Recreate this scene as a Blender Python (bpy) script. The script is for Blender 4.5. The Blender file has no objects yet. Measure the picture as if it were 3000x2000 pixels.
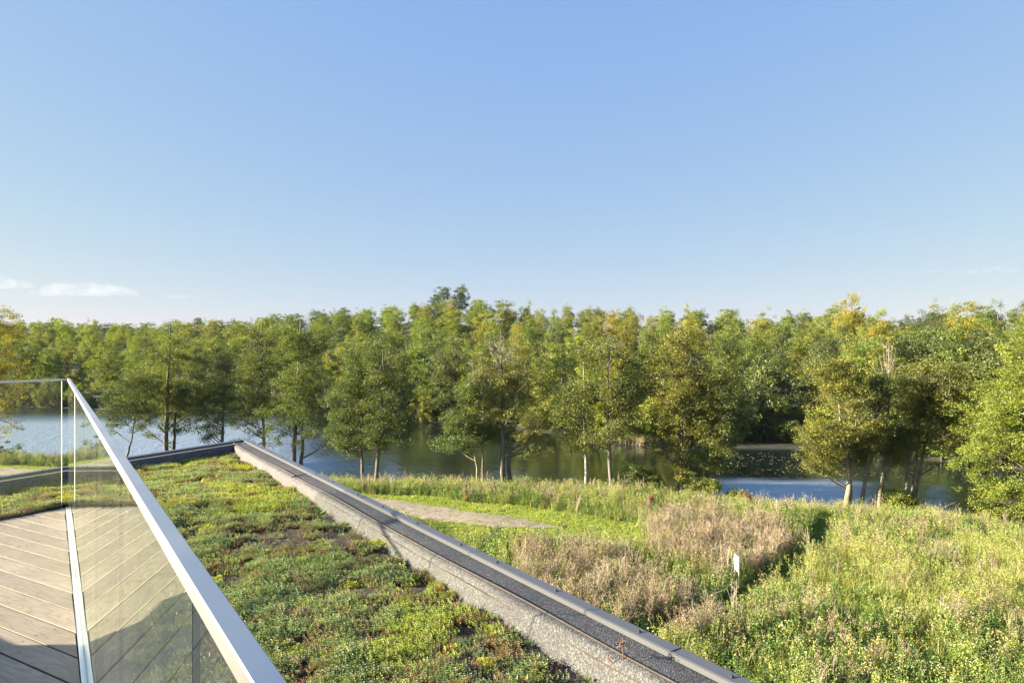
import bpy, math, random
import numpy as np
from mathutils import Vector, Matrix, noise

random.seed(7); RNG = np.random.default_rng(7)
SC = bpy.context.scene
COL = SC.collection
R = math.radians
CAMZ = 8.0; HOR = 1031.5; F = 2000.0     # photo pixels (3000 x 2000) -> metres
EXPO = 2.4
SUN_EL, SUN_AZ = R(16), R(-92)           # azimuth from +Y, negative = to the left

# ------------------------------------------------------------------ camera, sky, sun
cam_d = bpy.data.cameras.new('camera'); cam = bpy.data.objects.new('camera', cam_d); COL.objects.link(cam)
cam_d.sensor_width = 36; cam_d.lens = 24.0; cam_d.shift_y = (HOR-1000)/3000
cam_d.clip_start = .05; cam_d.clip_end = 20000
cam.location = (0, 0, CAMZ); cam.rotation_euler = (R(90), 0, 0); SC.camera = cam

to_sun = Vector((math.sin(SUN_AZ)*math.cos(SUN_EL), math.cos(SUN_AZ)*math.cos(SUN_EL), math.sin(SUN_EL)))
W = bpy.data.worlds.new('World'); SC.world = W; W.use_nodes = True
wn, wl = W.node_tree.nodes, W.node_tree.links
wn.clear()
sky = wn.new('ShaderNodeTexSky'); sky.sky_type = 'NISHITA'; sky.sun_disc = False
sky.sun_elevation = SUN_EL; sky.sun_rotation = SUN_AZ
sky.altitude = 0; sky.air_density = 1.0; sky.dust_density = .2; sky.ozone_density = 4.0
bg = wn.new('ShaderNodeBackground'); bg.inputs['Strength'].default_value = .15
wo = wn.new('ShaderNodeOutputWorld')
# the photograph's tone mapping flattens the sky: a power curve per channel over the physical sky
sep = wn.new('ShaderNodeSeparateColor'); cmb = wn.new('ShaderNodeCombineColor'); wl.new(sky.outputs[0], sep.inputs[0])
for k_, (g_, p_) in enumerate(((.358, .57), (.410, .42), (.79, .045))):
    pw = wn.new('ShaderNodeMath'); pw.operation = 'POWER'; pw.inputs[1].default_value = p_; wl.new(sep.outputs[k_], pw.inputs[0])
    ml = wn.new('ShaderNodeMath'); ml.operation = 'MULTIPLY'; ml.inputs[1].default_value = g_/.15/2**EXPO; wl.new(pw.outputs[0], ml.inputs[0])
    wl.new(ml.outputs[0], cmb.inputs[k_])
wl.new(cmb.outputs[0], bg.inputs['Color']); wl.new(bg.outputs[0], wo.inputs['Surface'])
sd = bpy.data.lights.new('sun', 'SUN'); sd.energy = 5.0; sd.angle = R(.5); sd.color = (1, .85, .63)
so = bpy.data.objects.new('sun', sd); COL.objects.link(so); so.location = (-30, 10, 40)
so.rotation_euler = to_sun.to_track_quat('Z', 'Y').to_euler()
SC.view_settings.view_transform = 'Standard'; SC.view_settings.look = 'None'
SC.view_settings.exposure = EXPO; SC.view_settings.gamma = 1; SC.view_settings.use_curve_mapping = False
SC.render.engine = 'CYCLES'
cy = SC.cycles; cy.max_bounces = 9; cy.diffuse_bounces = 3; cy.glossy_bounces = 4; cy.transparent_max_bounces = 24
cy.caustics_reflective = False; cy.caustics_refractive = False; cy.use_denoising = True

# ------------------------------------------------------------------ helpers
def at(px, py, z):
    d = F*(CAMZ-z)/(py-HOR); return Vector(((px-1500)/F*d, d, z))
def at_d(px, py, d):
    return Vector(((px-1500)/F*d, d, CAMZ-(py-HOR)/F*d))

def tag(o, label=None, cat=None, group=None, kind=None):
    for k, v in (('label', label), ('category', cat), ('group', group), ('kind', kind)):
        if v: o[k] = v
    return o
def empty(name, loc=(0, 0, 0), rz=0):
    o = bpy.data.objects.new(name, None); COL.objects.link(o); o.location = loc; o.rotation_euler = (0, 0, rz)
    o.empty_display_size = .2; return o
def link(name, me, parent=None, loc=None):
    o = bpy.data.objects.new(name, me); COL.objects.link(o)
    if parent: o.parent = parent
    if loc is not None: o.location = loc
    return o
def mesh_np(name, V, Fc, mats=(), mi=None, smooth=False):
    """V (n,3); Fc: int array (m,k) or list of such arrays / tuples"""
    me = bpy.data.meshes.new(name)
    arrs = [Fc] if isinstance(Fc, np.ndarray) else [np.asarray(f, dtype=np.int32).reshape(1, -1) if not isinstance(f, np.ndarray) else f for f in Fc]
    V = np.asarray(V, dtype=np.float32)
    me.vertices.add(len(V)); me.vertices.foreach_set('co', V.ravel())
    loops = np.concatenate([a.ravel() for a in arrs]) if arrs else np.zeros(0, int)
    tot = np.concatenate([np.full(len(a), a.shape[1]) for a in arrs]) if arrs else np.zeros(0, int)
    st = np.concatenate([[0], np.cumsum(tot)[:-1]]) if len(tot) else tot
    me.loops.add(len(loops)); me.loops.foreach_set('vertex_index', loops.astype(np.int32))
    me.polygons.add(len(tot)); me.polygons.foreach_set('loop_start', st.astype(np.int32))
    for m in mats: me.materials.append(m)
    if mi is not None: me.polygons.foreach_set('material_index', np.asarray(mi, dtype=np.int32))
    me.update(calc_edges=True)
    me.polygons.foreach_set('use_smooth', np.full(len(tot), smooth))
    return me
class MB:
    """collects geometry with a material index per face"""
    def __init__(s): s.V = []; s.F = []; s.M = []; s.n = 0
    def add(s, V, Fs, m=0):
        V = np.asarray(V, float).reshape(-1, 3)
        if isinstance(Fs, np.ndarray): Fs = [Fs]
        for f in Fs:
            a = np.asarray(f, int); a = a.reshape(1, -1) if a.ndim == 1 else a
            s.F.append(a+s.n); s.M.append(np.full(len(a), m))
        s.V.append(V); s.n += len(V)
    def mesh(s, name, mats, smooth=False):
        return mesh_np(name, np.concatenate(s.V), s.F, mats, np.concatenate(s.M), smooth)
    def build(s, name, mats, parent=None, smooth=False):
        return link(name, s.mesh(name, mats, smooth), parent)
def prism(poly, z0, z1):
    """vertical prism from a 2D polygon (counter clockwise)"""
    n = len(poly); V = [(x, y, z0) for x, y in poly]+[(x, y, z1) for x, y in poly]
    Fs = [list(range(n-1, -1, -1)), list(range(n, 2*n))]+[[i, (i+1) % n, n+(i+1) % n, n+i] for i in range(n)]
    return V, Fs
def box(c, s, m=None):
    V = np.array([[x, y, z] for z in (-.5, .5) for y in (-.5, .5) for x in (-.5, .5)])*np.array(s)
    if m is not None: V = V @ np.array(m).T
    V = V+np.array(c)
    return V, [[0, 2, 3, 1], [4, 5, 7, 6], [0, 1, 5, 4], [2, 6, 7, 3], [0, 4, 6, 2], [1, 3, 7, 5]]
def tube(P, rad, n=6, cap=True):
    P = np.asarray(P, float); k = len(P); rad = np.broadcast_to(np.asarray(rad, float), (k,))
    T = np.gradient(P, axis=0); T /= np.linalg.norm(T, axis=1)[:, None]+1e-9
    ref = np.array([0, 0, 1.]) if abs(T[0][2]) < .9 else np.array([1., 0, 0])
    A = np.cross(T, ref); A /= np.linalg.norm(A, axis=1)[:, None]+1e-9; B = np.cross(T, A)
    th = np.arange(n)*2*math.pi/n
    V = P[:, None]+rad[:, None, None]*(A[:, None]*np.cos(th)[None, :, None]+B[:, None]*np.sin(th)[None, :, None])
    i = np.arange(k-1)[:, None]*n; j = np.arange(n)[None]; j2 = (j+1) % n
    Fq = np.stack([i+j, i+j2, i+n+j2, i+n+j], -1).reshape(-1, 4)
    Fs = [Fq]
    if cap: Fs += [list(range(n-1, -1, -1)), list(range((k-1)*n, k*n))]
    return V.reshape(-1, 3), Fs
def sweep(path2d, prof, name, mats, mi=None, parent=None, closed=False, smooth=False):
    """prof: (inward offset, z) pairs swept along a 2D polyline with mitred joints"""
    P = [Vector(p) for p in path2d]; n = len(P); rings = []
    for i in range(n):
        d0 = (P[i]-P[i-1]).normalized() if i else None
        d1 = (P[i+1]-P[i]).normalized() if i < n-1 else None
        a = d0 or d1; b = d1 or d0
        n0 = Vector((-a.y, a.x)); n1 = Vector((-b.y, b.x)); nn = (n0+n1).normalized(); k = 1/max(.2, nn.dot(n0))
        rings.append([(P[i].x+nn.x*o*k, P[i].y+nn.y*o*k, z) for o, z in prof])
    m = len(prof); V = [v for r in rings for v in r]; Fs = []; M = []
    for i in range(n-1):
        for j in range(m if closed else m-1):
            j2 = (j+1) % m
            Fs.append([i*m+j, (i+1)*m+j, (i+1)*m+j2, i*m+j2]); M.append(mi[j] if mi else 0)
    if closed:
        Fs += [list(range(m)), list(range((n-1)*m+m-1, (n-1)*m-1, -1))]; M += [0, 0]
    return link(name, mesh_np(name, V, Fs, mats, M, smooth), parent)

# ------------------------------------------------------------------ materials
def mat(name, rough=.8, metal=0., spec=.5):
    m = bpy.data.materials.new(name); m.use_nodes = True
    nt = m.node_tree; b = nt.nodes['Principled BSDF']
    b.inputs['Roughness'].default_value = rough; b.inputs['Metallic'].default_value = metal
    b.inputs['Specular IOR Level'].default_value = spec
    return m, nt, b
def N(nt, t, **kw):
    n = nt.nodes.new(t)
    for k, v in kw.items():
        if k.startswith('i_'): n.inputs[k[2:].replace('_', ' ')].default_value = v
        else: setattr(n, k, v)
    return n
def ramp(nt, fac, stops, interp='LINEAR'):
    r = nt.nodes.new('ShaderNodeValToRGB'); r.color_ramp.interpolation = interp
    e = r.color_ramp.elements
    while len(e) < len(stops): e.new(.5)
    for k, (p, c) in enumerate(stops):
        e[k].position = p; e[k].color = (*c, 1) if len(c) == 3 else c
    nt.links.new(fac, r.inputs[0]); return r.outputs[0]
def mixc(nt, a, b, fac, mode='MIX'):
    m = nt.nodes.new('ShaderNodeMix'); m.data_type = 'RGBA'; m.blend_type = mode
    for s, v in ((m.inputs[6], a), (m.inputs[7], b), (m.inputs[0], fac)):
        if hasattr(v, 'is_output'): nt.links.new(v, s)
        elif isinstance(v, (int, float)): s.default_value = v if s == m.inputs[0] else (v, v, v, 1)
        else: s.default_value = (*v, 1)
    return m.outputs[2]
def tex_noise(nt, scale, detail=4, rough=.55, vec=None, dist=0):
    n = N(nt, 'ShaderNodeTexNoise'); n.inputs['Scale'].default_value = scale; n.inputs['Detail'].default_value = detail
    n.inputs['Roughness'].default_value = rough; n.inputs['Distortion'].default_value = dist
    if vec: nt.links.new(vec, n.inputs['Vector'])
    return n.outputs['Fac']
def coords(nt, scale=(1, 1, 1), rot=(0, 0, 0), which='Object'):
    tc = nt.nodes.new('ShaderNodeTexCoord'); mp = nt.nodes.new('ShaderNodeMapping')
    mp.inputs['Scale'].default_value = scale; mp.inputs['Rotation'].default_value = rot
    nt.links.new(tc.outputs[which], mp.inputs['Vector']); return mp.outputs[0]
def bump(nt, b, h, strength=.4, dist=.01):
    n = nt.nodes.new('ShaderNodeBump'); n.inputs['Strength'].default_value = strength; n.inputs['Distance'].default_value = dist
    nt.links.new(h, n.inputs['Height']); nt.links.new(n.outputs[0], b.inputs['Normal'])
def simple(name, col, rough=.8, metal=0, var=.15, scale=6, bmp=0, spec=.5):
    m, nt, b = mat(name, rough, metal, spec); v = coords(nt)
    f = tex_noise(nt, scale, 5, .6, v)
    c = ramp(nt, f, [(.3, [x*(1-var) for x in col]), (.7, [min(1, x*(1+var)) for x in col])])
    nt.links.new(c, b.inputs['Base Color'])
    if bmp: bump(nt, b, f, bmp)
    return m

def leaf_mat(name, src='object', trans=.42, c0=(.05, .082, .018), c1=(.29, .30, .045), rough=.55):
    """thin leaf: diffuse + translucent + a little gloss, colour varied per leaf ('tint') and per object / instance"""
    m = bpy.data.materials.new(name); m.use_nodes = True; nt = m.node_tree; nt.nodes.clear()
    at_ = N(nt, 'ShaderNodeAttribute', attribute_name='tint')
    base = ramp(nt, at_.outputs['Fac'], [(0, c0), (.72, [(a+b)/2 for a, b in zip(c0, c1)]), (1, c1)])
    if src == 'object':
        oi = N(nt, 'ShaderNodeObjectInfo'); base = mixc(nt, base, oi.outputs['Color'], 1.0, 'MULTIPLY')
    elif src == 'inst':
        ic = N(nt, 'ShaderNodeAttribute', attribute_name='col', attribute_type='INSTANCER')
        base = mixc(nt, base, ic.outputs['Color'], 1.0, 'MULTIPLY')
    d = N(nt, 'ShaderNodeBsdfDiffuse'); t = N(nt, 'ShaderNodeBsdfTranslucent')
    nt.links.new(base, d.inputs['Color'])
    tc = mixc(nt, base, (1.25, 1.2, .55), 1.0, 'MULTIPLY'); nt.links.new(tc, t.inputs['Color'])
    mx = N(nt, 'ShaderNodeMixShader'); mx.inputs[0].default_value = trans
    nt.links.new(d.outputs[0], mx.inputs[1]); nt.links.new(t.outputs[0], mx.inputs[2])
    g = N(nt, 'ShaderNodeBsdfGlossy'); g.inputs['Roughness'].default_value = rough
    g.inputs['Color'].default_value = (.8, .85, .9, 1)
    m2 = N(nt, 'ShaderNodeMixShader'); m2.inputs[0].default_value = .05
    nt.links.new(mx.outputs[0], m2.inputs[1]); nt.links.new(g.outputs[0], m2.inputs[2])
    o = N(nt, 'ShaderNodeOutputMaterial'); nt.links.new(m2.outputs[0], o.inputs[0])
    return m

def bark_mat(name, c0, c1, scale=3):
    m, nt, b = mat(name, .9); v = coords(nt, (1, 1, .35))
    f = tex_noise(nt, scale, 6, .65, v); nt.links.new(ramp(nt, f, [(.32, c0), (.62, c1)]), b.inputs['Base Color'])
    bump(nt, b, f, .6, .03); return m

M = {}
M['leaf'] = leaf_mat('leaf')
M['leaf_inst'] = leaf_mat('herb_leaf', 'inst', .35, (.75, .8, .7), (1.1, 1.1, 1.05))
M['bark'] = bark_mat('bark_grey', (.06, .055, .045), (.17, .16, .135))
M['bark_pale'] = bark_mat('bark_pale', (.11, .09, .065), (.29, .245, .18), 4)
M['birch'] = bark_mat('birch_bark', (.08, .075, .065), (.36, .345, .32), 5)
M['dead'] = bark_mat('dead_wood', (.13, .115, .10), (.26, .235, .205), 5)

def steel(name, col, rough, scale=(1, 1, 1), var=.06, coat=0):
    m, nt, b = mat(name, rough, 1.0); v = coords(nt, scale)
    f = tex_noise(nt, 5, 3, .5, v)
    nt.links.new(ramp(nt, f, [(.3, [c*(1-var) for c in col]), (.7, col)]), b.inputs['Base Color'])
    r = N(nt, 'ShaderNodeMapRange'); r.inputs[3].default_value = rough*.8; r.inputs[4].default_value = rough*1.25
    nt.links.new(f, r.inputs[0]); nt.links.new(r.outputs[0], b.inputs['Roughness']); return m
M['rail'] = steel('brushed_steel', (.60, .595, .58), .36)
M['alu'] = steel('aluminium_channel', (.85, .84, .81), .42, (1, 1, 1))
M['coping'] = simple('coping_metal', (.088, .092, .105), .38, 0, .06, 2)
M['bolt'] = simple('bolt_dark', (.04, .04, .045), .5, .5)
M['rubber'] = simple('rubber_black', (.02, .02, .022), .7)
M['wire'] = simple('rusty_wire', (.085, .06, .04), .8, .1, .4, 30)
M['wall'] = simple('render_wall', (.35, .34, .32), .9, 0, .1, 3, .2)
M['soil'] = simple('roof_soil', (.062, .045, .032), 1, 0, .5, 30, .8)
M['red_roof'] = simple('red_tile_roof', (.30, .08, .05), .8, 0, .2, 4)

# mineral felt: dark slate with pale granules
m, nt, b = mat('mineral_felt', .75); v = coords(nt)
vo = N(nt, 'ShaderNodeTexVoronoi'); vo.inputs['Scale'].default_value = 170; nt.links.new(v, vo.inputs['Vector'])
g = ramp(nt, vo.outputs['Color'], [(.0, (.024, .025, .030)), (.5, (.060, .062, .069)), (.85, (.14, .138, .137)), (1, (.30, .295, .28))])
big = tex_noise(nt, 3, 4, .6, v)
nt.links.new(mixc(nt, g, ramp(nt, big, [(.3, (.8, .8, .8)), (.7, (1.15, 1.12, 1.08))]), 1, 'MULTIPLY'), b.inputs['Base Color'])
bump(nt, b, vo.outputs['Distance'], .6, .004); M['felt'] = m

# weathered decking boards
m, nt, b = mat('weathered_timber', .72); tc = nt.nodes.new('ShaderNodeTexCoord'); oi = N(nt, 'ShaderNodeObjectInfo')
va = N(nt, 'ShaderNodeVectorMath', operation='MULTIPLY_ADD'); va.inputs[1].default_value = (1, 1, 1)
sc_ = N(nt, 'ShaderNodeVectorMath', operation='SCALE'); cx = N(nt, 'ShaderNodeCombineXYZ')
nt.links.new(oi.outputs['Random'], cx.inputs[0]); nt.links.new(oi.outputs['Random'], cx.inputs[1])
nt.links.new(cx.outputs[0], sc_.inputs[0]); sc_.inputs['Scale'].default_value = 37
nt.links.new(tc.outputs['Object'], va.inputs[0]); nt.links.new(sc_.outputs[0], va.inputs[2])
mp = N(nt, 'ShaderNodeMapping'); mp.inputs['Scale'].default_value = (1.3, 10, 10); nt.links.new(va.outputs[0], mp.inputs['Vector'])
wv = N(nt, 'ShaderNodeTexNoise'); wv.inputs['Scale'].default_value = 1.1; wv.inputs['Detail'].default_value = 1.5; nt.links.new(mp.outputs[0], wv.inputs['Vector'])
w8 = N(nt, 'ShaderNodeMath', operation='MULTIPLY'); w8.inputs[1].default_value = 13; nt.links.new(wv.outputs['Fac'], w8.inputs[0])
wf = N(nt, 'ShaderNodeMath', operation='PINGPONG'); wf.inputs[1].default_value = .5; nt.links.new(w8.outputs[0], wf.inputs[0])
w2 = N(nt, 'ShaderNodeMath', operation='MULTIPLY'); w2.inputs[1].default_value = 2; nt.links.new(wf.outputs[0], w2.inputs[0])
mp2 = N(nt, 'ShaderNodeMapping'); mp2.inputs['Scale'].default_value = (4, 130, 130); nt.links.new(va.outputs[0], mp2.inputs['Vector'])
fine = tex_noise(nt, 1, 5, .7, mp2.outputs[0])
c1 = ramp(nt, w2.outputs[0], [(0, (.27, .238, .195)), (.22, (.345, .31, .26)), (1, (.385, .35, .29))])
c2 = mixc(nt, c1, ramp(nt, fine, [(.25, (.62, .58, .53)), (.7, (1.08, 1.06, 1.03))]), 1, 'MULTIPLY')
tone = ramp(nt, oi.outputs['Random'], [(0, (.80, .79, .77)), (1, (1.1, 1.08, 1.05))])
c3 = mixc(nt, c2, tone, 1, 'MULTIPLY')
st_ = ramp(nt, tex_noise(nt, 2.2, 5, .65, va.outputs[0]), [(.35, (.82, .80, .77)), (.6, (1.05, 1.05, 1.05))])
nt.links.new(mixc(nt, c3, st_, 1, 'MULTIPLY'), b.inputs['Base Color']); bump(nt, b, fine, .35, .002); M['board'] = m

M['board_side'] = simple('board_side_timber', (.13, .085, .05), .85, 0, .3, 12)
# clear railing glass (single front reflection, slight green)
def glass(name, tint, dirt=.035):
    m = bpy.data.materials.new(name); m.use_nodes = True; nt = m.node_tree; nt.nodes.clear()
    tr = N(nt, 'ShaderNodeBsdfTransparent'); tr.inputs[0].default_value = (*tint, 1)
    gl = N(nt, 'ShaderNodeBsdfGlossy'); gl.inputs['Roughness'].default_value = 0; gl.inputs['Color'].default_value = (.93, .97, .90, 1)
    fr = N(nt, 'ShaderNodeFresnel'); fr.inputs[0].default_value = 1.5
    ge = N(nt, 'ShaderNodeNewGeometry')
    a = N(nt, 'ShaderNodeMath', operation='MULTIPLY'); a.inputs[1].default_value = 2.0; nt.links.new(fr.outputs[0], a.inputs[0])
    c = N(nt, 'ShaderNodeMath', operation='ADD'); c.inputs[1].default_value = 1.0; nt.links.new(fr.outputs[0], c.inputs[0])
    d = N(nt, 'ShaderNodeMath', operation='DIVIDE'); nt.links.new(a.outputs[0], d.inputs[0]); nt.links.new(c.outputs[0], d.inputs[1])
    e = N(nt, 'ShaderNodeMath', operation='SUBTRACT'); e.inputs[0].default_value = 1; nt.links.new(ge.outputs['Backfacing'], e.inputs[1])
    f = N(nt, 'ShaderNodeMath', operation='MULTIPLY', use_clamp=True); nt.links.new(d.outputs[0], f.inputs[0]); nt.links.new(e.outputs[0], f.inputs[1])
    mx = N(nt, 'ShaderNodeMixShader'); nt.links.new(f.outputs[0], mx.inputs[0]); nt.links.new(tr.outputs[0], mx.inputs[1]); nt.links.new(gl.outputs[0], mx.inputs[2])
    # dust film and dried drips
    v = coords(nt); v2 = coords(nt, (1.5, 1.5, .5))
    dn = tex_noise(nt, 60, 3, .7, v); dm = tex_noise(nt, 2.5, 3, .6, v2)
    sp = ramp(nt, dn, [(.66, (0, 0, 0)), (.78, (.55, .55, .55))]); sm = ramp(nt, dm, [(.3, (.3, .3, .3)), (.75, (1, 1, 1))])
    dd = mixc(nt, sp, (dirt, dirt, dirt), 1, 'ADD'); dd = mixc(nt, dd, sm, 1, 'MULTIPLY')
    ee = mixc(nt, dd, e.outputs[0], 1, 'MULTIPLY')
    df = N(nt, 'ShaderNodeBsdfDiffuse'); df.inputs[0].default_value = (.6, .6, .55, 1)
    m2 = N(nt, 'ShaderNodeMixShader'); nt.links.new(ee, m2.inputs[0]); nt.links.new(mx.outputs[0], m2.inputs[1]); nt.links.new(df.outputs[0], m2.inputs[2])
    o = N(nt, 'ShaderNodeOutputMaterial'); nt.links.new(m2.outputs[0], o.inputs[0]); return m
M['glass'] = glass('railing_glass', (.975, .99, .975))
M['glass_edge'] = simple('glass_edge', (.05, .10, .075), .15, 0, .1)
M['glass_edge_lit'] = simple('glass_edge_glint', (.80, .80, .76), .5, 0, .05)  # near-white colour stands in for light caught on the polished end edge

# water
m, nt, b = mat('pond_water', .03, 0, .5); b.inputs['Base Color'].default_value = (.008, .014, .014, 1); b.inputs['Specular Tint'].default_value = (.78, .92, 1, 1); b.inputs['IOR'].default_value = 1.75
v = coords(nt, (1, .55, 1)); n1 = tex_noise(nt, 1.6, 3, .6, v, .4); n2 = tex_noise(nt, 7, 2, .5, v)
rp = N(nt, 'ShaderNodeAttribute', attribute_name='ripple')
s = N(nt, 'ShaderNodeMath', operation='MULTIPLY_ADD'); s.inputs[1].default_value = .35; nt.links.new(n2, s.inputs[0]); nt.links.new(n1, s.inputs[2])
s2 = N(nt, 'ShaderNodeMath', operation='MULTIPLY'); nt.links.new(s.outputs[0], s2.inputs[0]); nt.links.new(rp.outputs['Fac'], s2.inputs[1])
bump(nt, b, s2.outputs[0], 1.0, .22); mr = N(nt, 'ShaderNodeMapRange'); mr.inputs[3].default_value = 1.35; mr.inputs[4].default_value = 7; nt.links.new(rp.outputs['Fac'], mr.inputs[0]); nt.links.new(mr.outputs[0], b.inputs['IOR']); m4 = N(nt, 'ShaderNodeMapRange'); m4.inputs[3].default_value = .04; m4.inputs[4].default_value = .5; nt.links.new(rp.outputs['Fac'], m4.inputs[0]); nt.links.new(m4.outputs[0], b.inputs['Roughness']); M['water'] = m

# ground: grassy soil with gravel path and mown trail painted by vertex masks
m, nt, b = mat('ground_soil', .95); v = coords(nt)
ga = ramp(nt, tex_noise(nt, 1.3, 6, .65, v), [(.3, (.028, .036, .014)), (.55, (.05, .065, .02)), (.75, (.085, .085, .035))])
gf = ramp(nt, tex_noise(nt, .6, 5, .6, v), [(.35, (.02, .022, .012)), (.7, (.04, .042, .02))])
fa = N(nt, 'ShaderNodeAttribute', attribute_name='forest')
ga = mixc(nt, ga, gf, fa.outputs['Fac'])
nt.links.new(ga, b.inputs['Base Color']); bump(nt, b, tex_noise(nt, 9, 6, .7, v), .6, .05); M['ground'] = m
m, nt, b = mat('gravel', .95); v = coords(nt)
vo = N(nt, 'ShaderNodeTexVoronoi'); vo.inputs['Scale'].default_value = 22; nt.links.new(v, vo.inputs['Vector'])
gg = ramp(nt, vo.outputs['Color'], [(0, (.16, .135, .11)), (.6, (.30, .255, .205)), (1, (.44, .39, .32))])
gp = ramp(nt, tex_noise(nt, 2.2, 6, .7, v), [(.45, (1, 1, 1)), (.62, (.55, .62, .35))])
nt.links.new(mixc(nt, gg, gp, 1, 'MULTIPLY'), b.inputs['Base Color']); bump(nt, b, vo.outputs['Distance'], .8, .02); M['gravel'] = m

# ------------------------------------------------------------------ pond outline and terrain
near_px = [(-500, 1352), (0, 1352), (200, 1360), (360, 1365), (600, 1385), (850, 1402), (1050, 1430), (1300, 1432), (1500, 1436), (1750, 1445),
           (1900, 1452), (2150, 1470), (2300, 1485), (2500, 1500), (2700, 1510), (2850, 1528), (3000, 1556)]
far_px = [(-700, 1190), (0, 1188), (400, 1203), (700, 1213), (960, 1222), (1230, 1234), (1400, 1245), (1560, 1262), (1700, 1285), (1800, 1300), (1880, 1306), (1960, 1303),
          (2060, 1302), (2160, 1312), (2340, 1314), (2500, 1330), (2750, 1350), (2900, 1365), (3050, 1380)]
WZ = -1.0
near_w = [at(px, py, WZ) for px, py in near_px]; far_w = [at(px, py, WZ) for px, py in far_px]
POND = np.array([(p.x, p.y) for p in near_w]+[(29, 31), (34, 33), (44, 38)]+[(p.x, p.y) for p in reversed(far_w)])
def pond_sd(x, y):
    """signed distance, positive outside"""
    P = np.stack([np.ravel(x), np.ravel(y)], 1); A = POND; B = np.roll(POND, -1, 0); d = np.full(len(P), 1e9); ins = np.zeros(len(P), bool)
    for a, b_ in zip(A, B):
        e = b_-a; w = P-a; t = np.clip((w @ e)/(e @ e), 0, 1); d = np.minimum(d, np.hypot(*(w-t[:, None]*e).T))
        c = (a[1] > P[:, 1]) != (b_[1] > P[:, 1])
        with np.errstate(divide='ignore', invalid='ignore'): ins ^= c & (P[:, 0] < (b_[0]-a[0])*(P[:, 1]-a[1])/(b_[1]-a[1]+1e-12)+a[0])
    return np.where(ins, -d, d).reshape(np.shape(x))
TH = 8.8
_t = np.array([(-600, 115, 260, 925), (0, 113, 255, 927), (200, 110, 245, 932), (450, 103, 230, 936), (600, 100, 210, 922), (900, 94, 200, 905), (1150, 90, 190, 882),
     (1290, 88, 175, 866), (1450, 84, 165, 884), (1600, 80, 160, 893), (1800, 68, 145, 893), (2050, 67, 130, 884), (2170, 66, 140, 898), (2220, 66, 165, 918),
     (2320, 65, 165, 918), (2450, 62, 130, 892), (2600, 60, 130, 908), (2750, 57, 118, 908), (2850, 53, 105, 880), (3000, 50, 98, 862), (3700, 48, 98, 862)], float)
mid_x = np.array([p.x for p in near_w]+[32, 60]); mid_y = np.array([p.y+3 for p in near_w]+[38, 44])
def is_far(x, y): return y > np.interp(x, mid_x, mid_y)
def fbm(x, y, s, seed=0):
    r = np.random.default_rng(seed); o = 0
    for k in range(5):
        a, p1, p2, = r.uniform(0, 6.28, 3); f = s*1.7**k
        o = o+np.sin((x*math.cos(a)+y*math.sin(a))*f+p1)*np.cos((-x*math.sin(a)+y*math.cos(a))*f*.9+p2)/1.5**k
    return o/2
def H(x, y):
    x = np.asarray(x, float); y = np.asarray(y, float); sd = pond_sd(x, y)
    yy = np.maximum(y, 20); px = np.clip(1500+F*x/yy, -600, 3700)
    sh = np.interp(px, _t[:, 0], _t[:, 1]); cr = np.interp(px, _t[:, 0], _t[:, 2]); tp = np.interp(px, _t[:, 0], _t[:, 3])
    cz = CAMZ+(HOR-tp)/F*cr-TH
    t = np.clip((y-sh)/(cr-sh), 0, 1.15); farh = -.75+(cz+.75)*(t*t*(3-2*np.minimum(t, 1))*.35+t*.65)+.25*fbm(x, y, .1, 3)*np.clip(sd/4, 0, 1)
    s = np.clip((sd-.2)/7, 0, 1); nearh = -.93+.93*(s*s*(3-2*s))+.10*fbm(x, y, .35, 1)*s
    land = np.where(is_far(x, y), np.maximum(farh, -.93+.1*np.clip(sd, 0, 2)), nearh)
    return np.where(sd < 0, np.maximum(WZ-.1+sd*.25, -2.2), np.where(sd < .25, -.98, land))
def H1(x, y): return float(H(np.array([x]), np.array([y]))[0])

xs = np.concatenate([np.arange(-700, -200, 50), np.arange(-200, -60, 4), np.arange(-60, 50, .8), np.arange(50, 170, 4), np.arange(170, 701, 53)])
ys = np.concatenate([np.arange(-200, 0, 50), np.arange(0, 12, 3), np.arange(12, 72, .8), np.arange(72, 130, 2), np.arange(130, 300, 5), np.arange(300, 901, 60)])
X, Y = np.meshgrid(xs, ys); Z = H(X, Y)
V = np.stack([X, Y, Z], -1).reshape(-1, 3); nx = len(xs); i, j = np.meshgrid(np.arange(len(ys)-1), np.arange(nx-1), indexing='ij')
a = (i*nx+j).ravel(); Fq = np.stack([a, a+1, a+nx+1, a+nx], 1)
me = mesh_np('ground', V, Fq, [M['ground']], smooth=True)
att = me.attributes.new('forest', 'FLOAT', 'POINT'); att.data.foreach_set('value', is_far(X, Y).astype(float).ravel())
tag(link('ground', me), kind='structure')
# pond
gx = np.arange(-150, 75, 1.5); gy = np.arange(26, 130, 1.5)
X, Y = np.meshgrid(gx, gy); n_ = len(gx); i, j = np.meshgrid(np.arange(len(gy)-1), np.arange(n_-1), indexing='ij'); a = (i*n_+j).ravel()
wm = mesh_np('water', np.stack([X, Y, X*0+WZ], -1).reshape(-1, 3), np.stack([a, a+1, a+n_+1, a+n_], 1), [M['water']], smooth=True)
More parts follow.
